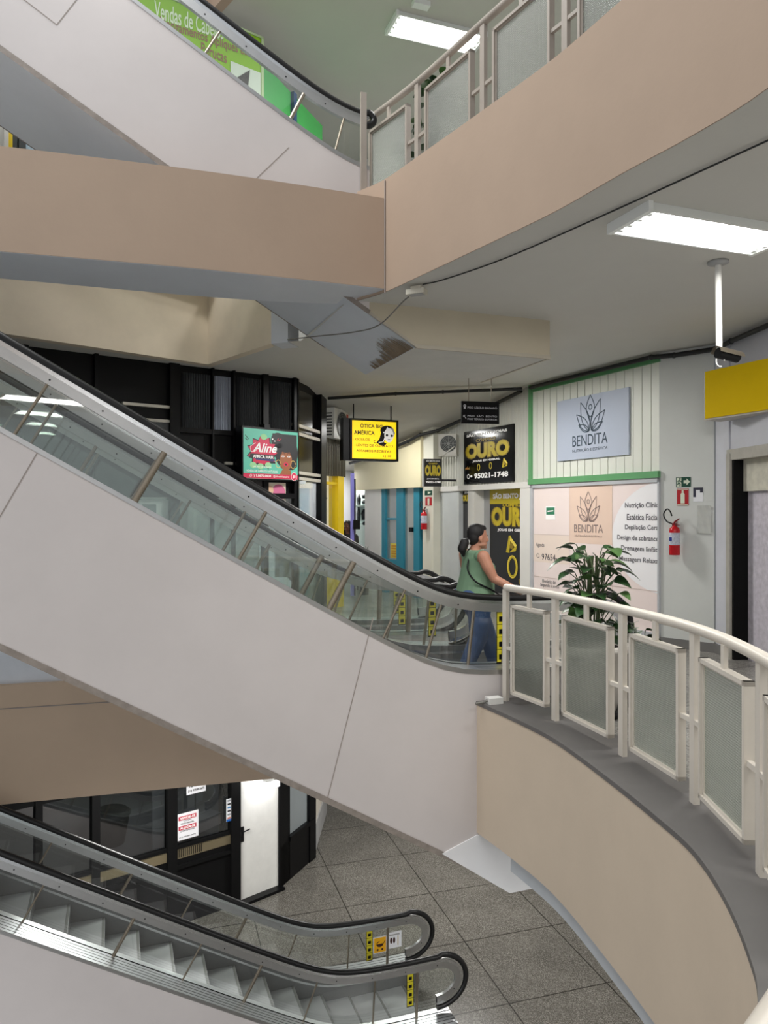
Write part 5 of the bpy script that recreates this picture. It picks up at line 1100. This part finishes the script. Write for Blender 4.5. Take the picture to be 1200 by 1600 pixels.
mb = MB(); mb.obox(L4, 0, l4, zf + .0, zf + .5, -.2, 0, 1); mb.obox(L4, 0, l4, zf + .5, zf + 1.0, -.25, -.03, 0); mb.obox(L4, 0, l4, zf + 1.0, -1.22, -.3, -.08, 0); struct('wall_lower_corner', mb, [mat('cream_low', (222, 214, 200), .5), GREYP])

# ================================================================ UPPER SHOP FRONT BEHIND THE TOP ESCALATOR
wg0, wg1 = (-6.9, 6.75), (-1.75, 10.73); WG = wall(wg0, wg1); LG = ln(wg0, wg1)
mb = MB(); mb.obox(WG, 0, LG - .02, H1, 8.66, -.3, -.06); struct('wall_upper_shops', mb, WHITE)
LIME = mat('banner_lime', (134, 182, 22), .5, var=.05, scale=1); 
o = thing('shop_banner', 'lime green hair shop banner behind the top escalator', 'banner', WG.pt(LG, 5.6, 0))
aL = WG.a_of(185); mb = MB(); mb.obox(WG, aL, LG, 5.7, 8.62, -.05, 0); mb.obj('banner_sheet', LIME, o)
mb = MB(); mb.obox(WG, LG - .03, LG + .01, 5.7, 8.64, -.05, .012); mb.obox(WG, aL, LG, 8.62, 8.65, -.05, .012); mb.obj('edge_trim', mat('banner_edge', (176, 196, 150), .5, var=0), o)
def bt(t, u0, v0, u1, v1, ht, m, nm, bold=.0):
    A0, Z0 = WG.px(u0, v0); A1, Z1 = WG.px(u1, v1); mb = MB()
    sub = Fr(WG.pt(A0, Z0, 0), WG.pt(A1, Z1, 0) - WG.pt(A0, Z0, 0), (0, 0, 1), WG.z); L_ = (WG.pt(A1, Z1, 0) - WG.pt(A0, Z0, 0)).length
    mb.text(sub, t, L_ / 2, 0, L_, ht, .006, 0, bold); return mb.obj('lettering', m, o)
bt('Vendas de Cabelos', 241, 14, 349, 50, .23, mat('banner_white', (214, 226, 196), .5, var=0), '', .01)
bt('Alongamentos Apliques etc', 246, 34, 390, 84, .17, mat('banner_plum', (140, 92, 70), .5, var=0), '', .01)
bt('Perucas', 314, 74, 354, 91, .15, mat('banner_plum', (140, 92, 70), .5, var=0), '', .01)
mb = MB(); A0, A1 = WG.a_of(360), WG.a_of(407); zz = WG.px(384, 105)[1]; mb.rect(WG, A0, A1, 5.8, zz, .006, 0); mb.poly(WG, [(A0 + .05, 5.9), (A0 + .1, zz - .2), (A0 + .3, zz - .02), (A1 - .2, zz - .25), (A1 - .02, 6.4), (A1 - .05, 5.9)], .010, 1); mb.obj('hair_photo', [mat('photo_pale', (205, 214, 200), .5, var=0), mat('photo_hair', (70, 66, 62), .6, var=.5, scale=30)], o)
we0, we1 = (-1.73, 10.85), (-1.02, 12.6); WE = wall(we0, we1); LE = ln(we0, we1); EM = mat('emerald_panel', (54, 160, 74), .45, var=.06); BLUE = mat('frame_blue', (30, 66, 110), .4, var=0)
mb = MB(); mb.obox(WE, 0, LE, H1, 8.35, -.2, -.03); struct('wall_emerald', mb, EM)
mb = MB(); a = WE.a_of(459); mb.obox(WE, a - .05, a + .05, H1, 8.35, -.05, .03); mb.obox(WE, 0, LE * .55, 6.75, 6.83, -.05, .02); struct('trim_13', mb, BLUE)
mb = MB(); mb.obox(WE, LE, LE + .3, H1, 7.7, -.2, .0); struct('wall_emerald_end', mb, mat('hair_board', (196, 194, 190), .5, var=.15, scale=3))
# glimpse of the shops under the top escalator
fU = wall((-5.6, 8.3), (-4.0, 9.4))
fx = Fr(WG.o + WG.z * .03, WG.x, WG.y, WG.z); xa = fx.a_of; zz = lambda v: fx.px(40, v)[1]
o = thing('shop_window', 'yellow and white shop window glimpsed under the top escalator', 'window', fx.pt(xa(20), H1, 0))
mb = MB(); mb.obox(fx, xa(12), xa(18.5), H1, 7.2, -.05, .04); mb.obj('post', YF, o)
mb = MB(); mb.obox(fx, xa(-40), xa(12), H1, 7.2, -.05, .02); mb.obox(fx, xa(5), xa(12), H1, 7.2, .02, .05); mb.obj('white_panel', WHITE, o)
mb = MB(); mb.obox(fx, xa(18.5), xa(27), H1, 7.2, -.05, .0); mb.obox(fx, xa(29), xa(40), H1, 7.2, -.05, .02); mb.obj('dark_post', mat('post_dark', (52, 56, 60), .4, var=.2, scale=10), o)
mb = MB(); mb.obox(fx, xa(40), xa(100), H1, 7.2, -.05, .0); mb.obj('display_panel', mat('display_pale', (170, 190, 206), .3, var=.35, scale=18), o)
# ================================================================ PEOPLE
SKINM = mat('skin', (190, 134, 108), .5, var=.06, scale=14); HAIRM = mat('hair_black', (20, 16, 16), .6, var=.2, scale=40)
def hand(mb, wrist, fwd, palm_n, side, curl=.5, s=1.0):
    """palm with four unequal bent fingers and a thumb; fwd: pointing direction, palm_n: palm normal, side: towards the thumb"""
    w0 = Vector(wrist); f = Vector(fwd).normalized(); n = Vector(palm_n).normalized(); t = Vector(side).normalized()
    for k in range(4):
        o_ = (k - 1.5) * .019 * s
        mb.chain([w0 + t * -o_ * .5, w0 + f * .085 * s - t * o_], [.015 * s, .0115 * s], 8)
    for k, L in enumerate((.068, .078, .072, .056)):
        o_ = (k - 1.5) * .021 * s; p = w0 + f * .085 * s - t * o_; d = f.copy(); pts = [p]; r = []
        for j, fr_ in enumerate((.45, .32, .23)):
            d = (d + n * curl * (.35 + .35 * j) - t * o_ * 2).normalized(); p = p + d * L * fr_ * s; pts.append(p)
        mb.chain(pts, [.0095 * s, .0088 * s, .008 * s, .007 * s], 8)
    b = w0 + f * .02 * s + t * .02 * s
    mb.chain([b, b + (f * .6 + t * .8) * .035 * s, b + (f * .9 + t * .75 + n * .4) * .062 * s, b + (f * 1.2 + t * .7 + n * .7) * .08 * s], [.015 * s, .0115 * s, .0095 * s, .008 * s], 8)
def head(mb, c, s=1.0, m=0):
    x, y, z = c
    B = lambda dx, dy, dz, r: mb.ball((x + dx * s, y + dy * s, z + dz * s), tuple(k * s for k in r) if isinstance(r, tuple) else r * s, 16, 12)
    B(-.01, 0, .03, (.098, .077, .10)); B(.03, 0, -.03, (.068, .062, .085)); B(.045, 0, -.085, (.048, .045, .035))
    B(.078, 0, -.105, (.02, .02, .018)); B(.098, 0, -.022, (.02, .012, .026)); B(.108, 0, -.036, (.013, .015, .011)); B(.084, 0, .012, (.016, .045, .012))
    B(.09, 0, -.067, (.012, .022, .007)); B(.087, 0, -.078, (.012, .02, .008))
    for sg in (-1, 1): B(.07, sg * .032, -.03, (.03, .022, .022)); B(-.005, sg * .077, -.02, (.02, .008, .032)); B(.02, sg * .05, -.075, (.05, .016, .02))
def face_marks(o, c, M, s=1.0):
    x, y, z = c; mb = MB()
    for sg in (-1, 1):
        mb.ball((x + .088 * s, y + sg * .031 * s, z - .003 * s), (.006 * s, .013 * s, .0065 * s), 10, 6, 0); mb.ball((x + .093 * s, y + sg * .031 * s, z - .003 * s), (.003 * s, .005 * s, .005 * s), 8, 6, 1)
        mb.ball((x + .09 * s, y + sg * .033 * s, z + .018 * s), (.005 * s, .018 * s, .0035 * s), 10, 6, 1)
    mb.ball((x + .099 * s, y, z - .072 * s), (.004 * s, .02 * s, .006 * s), 10, 6, 2)
    mb.xf(M); mb.obj('face_features', [mat('eye_white', (225, 220, 215), .4, var=0), HAIRM, mat('lip', (165, 92, 84), .5, var=0)], o)
def place(x, y, z, ang): return Matrix.Translation((x, y, z)) @ Matrix.Rotation(ang, 4, 'Z')
# woman stepping off the escalator, right hand on its rubber handrail
wx, wy = .976, 7.806
M = place(wx, wy, .022, math.radians(20))
body = MB()
body.loft([(-.02, 0, .80, .12, .17), (-.03, 0, .90, .165, .2), (-.015, 0, 1.0, .15, .185), (0, 0, 1.1, .155, .18), (0, 0, 1.2, .145, .185), (-.015, 0, 1.29, .11, .19), (-.03, 0, 1.345, .075, .14), (-.03, 0, 1.375, .05, .06)])
body.chain([(-.03, 0, 1.33), (.0, 0, 1.46)], [.06, .053]); HC_ = (.015, 0, 1.505); head(body, HC_, 1.05)
for sg in (-1, 1): body.ball((-.03, sg * .165, 1.31), (.07, .075, .07), 14, 10)
rs, re_, rw = (-.035, -.215, 1.31), (.05, -.285, 1.09), (.275, -.43, .962)
body.chain([rs, (.0, -.255, 1.2), re_, (.15, -.35, 1.03), rw], [.066, .06, .047, .041, .029])
hand(body, (.285, -.435, .958), (.95, -.22, -.1), (0, 0, -1), (.2, .9, .1), .45, 1.02)
body.chain([(-.035, .215, 1.31), (.0, .26, 1.18), (.03, .28, 1.05), (.1, .275, .95), (.17, .255, .85)], [.066, .06, .047, .04, .029])
hand(body, (.18, .253, .84), (.5, -.05, -.85), (0, -1, 0), (.8, 0, .5), .6, 1.0)
for hp, kn, an in (((-.02, -.095, .84), (-.03, -.1, .47), (-.205, -.1, .1)), ((-.01, .095, .84), (.17, .095, .47), (.28, .1, .09))):
    body.chain([hp, kn, an], [.1, .06, .042]); body.chain([an, (an[0] + .03, an[1], .035), (an[0] + .15, an[1], .03)], [.042, .04, .032])
body.xf(M)
woman = body.obj('person', SKINM); remesh(woman, .0075, 3)
tag(woman, 'woman in green sleeveless top and jeans, her hand on the black escalator handrail', 'person')
face_marks(woman, HC_, M)
top = MB(); top.loft([(-.025, 0, .90, .205, .235), (-.012, 0, 1.0, .19, .222), (.005, 0, 1.1, .182, .205), (.005, 0, 1.2, .158, .197), (-.015, 0, 1.29, .122, .2), (-.03, 0, 1.345, .088, .155), (-.03, 0, 1.372, .065, .085)])
for sg in (-1, 1): top.ball((.09, sg * .085, 1.18), (.075, .085, .075), 14, 10); top.ball((-.03, sg * .165, 1.315), (.078, .06, .068), 14, 10)
top.xf(M); o = top.obj('sleeveless_top', mat('top_green', (118, 148, 118), .8, var=.05, scale=9), woman); remesh(o, .009, 4)
je = MB(); je.loft([(-.02, 0, .76, .15, .2), (-.04, 0, .87, .205, .235), (-.02, 0, .97, .185, .222), (-.015, 0, 1.0, .17, .2)])
for hp, kn, an in (((-.02, -.095, .84), (-.03, -.1, .47), (-.20, -.1, .13)), ((-.01, .095, .84), (.17, .095, .47), (.275, .1, .12))): je.chain([hp, kn, an], [.135, .095, .072])
je.ball((-.11, -.1, .87), (.12, .115, .12), 14, 10); je.ball((-.11, .1, .87), (.12, .115, .12), 14, 10); je.xf(M); o = je.obj('jeans', mat('denim', (62, 84, 124), .85, var=.18, scale=12), woman); remesh(o, .010, 3)
for an in ((-.20, -.1), (.275, .1)):
    sh = MB(); sh.ball((an[0] + .0, an[1], .05), (.055, .045, .05), 14, 10); sh.chain([(an[0], an[1], .035), (an[0] + .16, an[1], .032)], [.044, .036]); sh.xf(M); remesh(sh.obj('shoe', mat('shoe_dark', (38, 36, 40), .5, var=0), woman), .01, 2)
hr = MB(); x, y, z = HC_
hr.ball((x - .025, y, z + .045), (.103, .086, .1), 18, 12); hr.ball((x - .06, y, z - .005), (.066, .08, .085), 16, 12); hr.ball((x + .03, y, z + .09), (.062, .062, .04), 14, 10)
hr.chain([(x - .11, y, z - .04), (x - .16, y, z - .06), (x - .185, y, z - .12), (x - .17, y, z - .19)], [.026, .05, .05, .018]); hr.xf(M); remesh(hr.obj('hair', HAIRM, woman), .008, 3)
hb = MB(); hb.tube([Vector((x - .118, y + .03 * math.cos(t), z - .045 + .03 * math.sin(t))) for t in [k * .524 for k in range(12)]], .007, 6, closed=True); hb.xf(M); hb.obj('hair_tie', WHITE, woman)
stp = MB(); pth = [tuple(p) for p in catmull([(.02, .06, 1.375), (-.085, .02, 1.375), (-.125, -.06, 1.28), (-.165, -.12, 1.17), (-.12, -.205, 1.06), (.03, -.235, .98), (.15, -.19, .92), (.21, -.08, .9)], 6)]; stp.tube(pth, .009, 8); stp.xf(M); stp.obj('bag_strap', BLACK, woman)
# person sitting in the white shop beside the lilac post
px_, py_ = plan(543.5, 16.9)
M2 = place(px_, py_, 0, math.radians(-105)); HZ = 1.47
b = MB(); b.loft([(-.05, 0, .86, .12, .16), (-.05, 0, .98, .12, .16), (0, 0, 1.12, .125, .17), (.0, 0, 1.24, .09, .17), (0, 0, 1.29, .05, .06)]); b.chain([(0, 0, 1.26), (.02, 0, 1.37)], [.052, .05]); c2 = (.04, 0, HZ); head(b, c2, .95)
for sg in (-1, 1):
    b.chain([(0, sg * .18, 1.22), (.06, sg * .23, 1.02), (.25, sg * .12, .95 + .05 * (sg > 0))], [.06, .046, .03]); hand(b, (.26, sg * .115, .955 + .05 * (sg > 0)), (.9, -sg * .3, .1), (0, 0, -1), (0, -sg, .2), .6, .95)
    b.chain([(-.03, sg * .1, .88), (.4, sg * .12, .86), (.42, sg * .12, .48)], [.095, .065, .045]); b.chain([(.42, sg * .12, .46), (.54, sg * .12, .43)], [.042, .032])
b.xf(M2); p2 = b.obj('person', mat('skin_brown', (120, 76, 58), .5, var=.05)); remesh(p2, .01, 3); tag(p2, 'person with long dark hair sitting in the white shop by the lilac post', 'person'); face_marks(p2, c2, M2, .95)
t2 = MB(); t2.loft([(-.05, 0, .84, .135, .175), (-.05, 0, .98, .135, .175), (0, 0, 1.12, .14, .185), (.0, 0, 1.24, .105, .185), (0, 0, 1.29, .062, .075)])
for sg in (-1, 1): t2.chain([(0, sg * .18, 1.22), (.06, sg * .23, 1.02), (.22, sg * .13, .96 + .05 * (sg > 0))], [.072, .058, .042])
t2.xf(M2); remesh(t2.obj('jacket', mat('jacket_dark', (44, 42, 38), .8, var=.1), p2), .012, 3)
t3 = MB()
for sg in (-1, 1): t3.chain([(-.03, sg * .1, .88), (.4, sg * .12, .86), (.42, sg * .12, .5)], [.108, .078, .058])
t3.xf(M2); remesh(t3.obj('trousers', mat('trousers_pale', (200, 198, 194), .8, var=.05), p2), .012, 3)
h2 = MB(); x, y, z = c2; h2.ball((x - .025, y, z + .04), (.102, .09, .1), 16, 12); h2.ball((x - .07, y, z - .08), (.06, .1, .16), 16, 12); h2.chain([(x - .02, .08, z - .02), (x - .02, .1, z - .2)], [.04, .04]); h2.chain([(x - .02, -.08, z - .02), (x - .02, -.1, z - .2)], [.04, .04]); h2.xf(M2); remesh(h2.obj('hair', HAIRM, p2), .01, 3)
st = MB(); st.box(-.2, .2, -.2, .2, .74, .79); 
for a in (-1, 1):
    for c in (-1, 1): st.box(a * .17 - .02, a * .17 + .02, c * .17 - .02, c * .17 + .02, 0, .74)
st.box(-.18, .18, -.16, -.14, .3, .34); st.box(-.18, .18, .14, .16, .3, .34); st.xf(place(px_, py_, 0, math.radians(-105)) @ Matrix.Translation((-.02, 0, -.02))); st.v = [(a, b_, max(0, c)) for a, b_, c in st.v]
tag(st.obj('stool', DARKG), 'high dark stool under the person sitting by the lilac post', 'stool')

# ================================================================ PLANTS
LEAF = mat('leaf_green', (44, 74, 40), .32, var=.35, scale=9); LEAF2 = mat('leaf_bright', (78, 112, 60), .35, var=.3, scale=9); STEM = mat('stem_green', (70, 84, 50), .6, var=.1)
def leaf(mb, base, d, L, W_, droop=.4, m=0, roll=0.0):
    base = Vector(base); d = Vector(d).normalized(); up = Vector((0, 0, 1)); side = d.cross(up)
    if side.length < .05: side = Vector((1, 0, 0))
    side.normalize(); nn = side.cross(d).normalized(); q = Matrix.Rotation(roll, 3, d); side = q @ side; nn = q @ nn
    rows = []; n = 7
    for i in range(n + 1):
        t = i / n; wv = W_ * (math.sin(math.pi * t ** .75) ** .8) * (1 - .1 * t) if 0 < t < 1 else .001
        c = base + d * L * (t - .12 * droop * t * t) - up * L * droop * t * t
        rows.append([c - side * wv + nn * wv * .25, c - nn * wv * .08, c + side * wv + nn * wv * .25])
    vs = [p for r in rows for p in r]
    fs = [(i * 3 + j, i * 3 + j + 1, i * 3 + 4 + j, i * 3 + 3 + j) for i in range(n) for j in range(2)]
    mb.add(vs, fs, m, True)
def bush(root, c, z0, z1, rad, n, Lr, seed, name='foliage', stemc=STEM, bias=0):
    r = random.Random(seed); lm, sm = MB(), MB()
    for i in range(n):
        a = r.uniform(0, 2 * math.pi); h = z0 + (z1 - z0) * (i + r.random()) / n; rr = rad * r.uniform(.25, .8) * (1 - .25 * abs((h - z0) / (z1 - z0) - .6))
        b = Vector((c[0] + .25 * rad * math.cos(a), c[1] + .25 * rad * math.sin(a), max(z0 - .1, h - r.uniform(.12, .3)))); e = Vector((c[0] + rr * math.cos(a), c[1] + rr * math.sin(a), h))
        sm.tube([b, b.lerp(e, .5) + Vector((0, 0, .03)), e], .0045, 5)
        leaf(lm, e, (math.cos(a + r.uniform(-.5, .5)), math.sin(a + r.uniform(-.5, .5)), r.uniform(-.1, .5)), r.uniform(*Lr), r.uniform(*Lr) * .40, r.uniform(.15, .6), 0 if r.random() < .75 else 1, r.uniform(-.5, .5))
    for k in range(4): sm.tube([(c[0] + .03 * math.cos(k * 1.6), c[1] + .03 * math.sin(k * 1.6), z0 - .2), (c[0] + .06 * math.cos(k * 1.6 + .4), c[1] + .06 * math.sin(k * 1.6 + .4), (z0 + z1) / 2), (c[0] + .03 * math.cos(k + .4), c[1] + .04 * math.sin(k), z1 - .08)], .012, 6)
    lm.obj(name, [LEAF, LEAF2], root); sm.obj('stem', stemc, root)
pc = (1.86, 6.6)
o = thing('potted_plant', 'glossy broad-leaved plant in a tall pale round pot behind the curved railing', 'plant', (*pc, 0))
mb = MB(); mb.lathe(*pc, [(0, .03), (.17, .03), (.2, .06), (.25, .3), (.285, .55), (.31, .57), (.31, .63), (.285, .63), (.275, .58), (0, .56)], 32); mb.obj('pot', mat('pot_stone', (182, 176, 168), .6, var=.06), o)
mb = MB(); mb.lathe(*pc, [(0, .0), (.24, .0), (.27, .05), (.25, .05), (.22, .02), (0, .02)], 28); mb.obj('saucer', BLACK, o)
mb = MB(); mb.lathe(*pc, [(0, .585), (.275, .585)], 24); mb.obj('soil', mat('soil', (48, 38, 30), .9, var=.4, scale=60), o)
bush(o, pc, .62, 1.48, .30, 110, (.11, .19), 5)
mb = MB()
for a, z, L in ((2.9, 1.37, .26), (-.35, 1.28, .22), (.3, 1.33, .2), (3.5, 1.05, .2), (2.4, 1.5, .18)):
    e = Vector((pc[0] + .18 * math.cos(a), pc[1] + .2 * math.sin(a) - .05, z)); mb.tube([(pc[0], pc[1], z - .25), e], .005, 5, 1); leaf(mb, e, (math.cos(a), math.sin(a) * .4 - .15, .15), L, L * .3, .55, 0)
mb.obj('arching_leaf', [LEAF, STEM], o)['kind'] = 'stuff'
qc = (2.36, 6.95)
o = thing('potted_plant', 'low leafy plant in a dark grey round planter just behind the pale pot', 'plant', (*qc, 0))
mb = MB(); mb.lathe(*qc, [(0, .0), (.2, .0), (.22, .05), (.24, .5), (.255, .52), (.255, .56), (.23, .56), (.22, .52), (0, .5)], 28); mb.obj('pot', mat('pot_grey', (120, 118, 114), .5, var=.08), o)
bush(o, qc, .55, .72, .3, 26, (.1, .16), 11)
# black curved arch of the next handrail seen behind the plant
ac = plan(962, 7.6)
# plants on the upper storey
uc = plan(682, 8.3)
o = thing('potted_plant', 'tall plant behind the patterned glass of the upper balcony railing', 'plant', (*uc, 5.0))
mb = MB(); mb.lathe(*uc, [(0, 5.0), (.16, 5.0), (.22, 5.4), (.2, 5.4), (0, 5.36)], 24); mb.obj('pot', mat('pot_stone', (182, 176, 168), .6, var=.06), o)
bush(o, uc, 5.45, 6.62, .3, 60, (.16, .26), 21)
u2 = plan(650, 9.0)
o = thing('potted_plant', 'small plant showing in the gap between the first two upper railing panels', 'plant', (*u2, 5.0))
mb = MB(); mb.lathe(*u2, [(0, 5.0), (.12, 5.0), (.16, 5.3), (.14, 5.3), (0, 5.27)], 20); mb.obj('pot', BLACK, o)
bush(o, u2, 5.32, 5.75, .18, 22, (.1, .16), 23)
gp = Vector(plan(569, 16.1))
o = thing('potted_plant', 'tiny spiky plant below the white counter past the lilac post', 'plant', (gp.x, gp.y, 0)); zb = P(569, 868, 16.1).z
mb = MB(); mb.lathe(gp.x, gp.y, [(0, 0), (.1, 0), (.13, zb), (.11, zb), (0, zb - .03)], 16); mb.obj('pot', DARKG, o)
mb = MB()
for k in range(9): leaf(mb, (gp.x, gp.y, zb - .02), (math.cos(k * 1.9) * .5, math.sin(k * 1.9) * .5, 1), .24 + .05 * (k % 3), .02, .1)
mb.obj('foliage', LEAF, o)
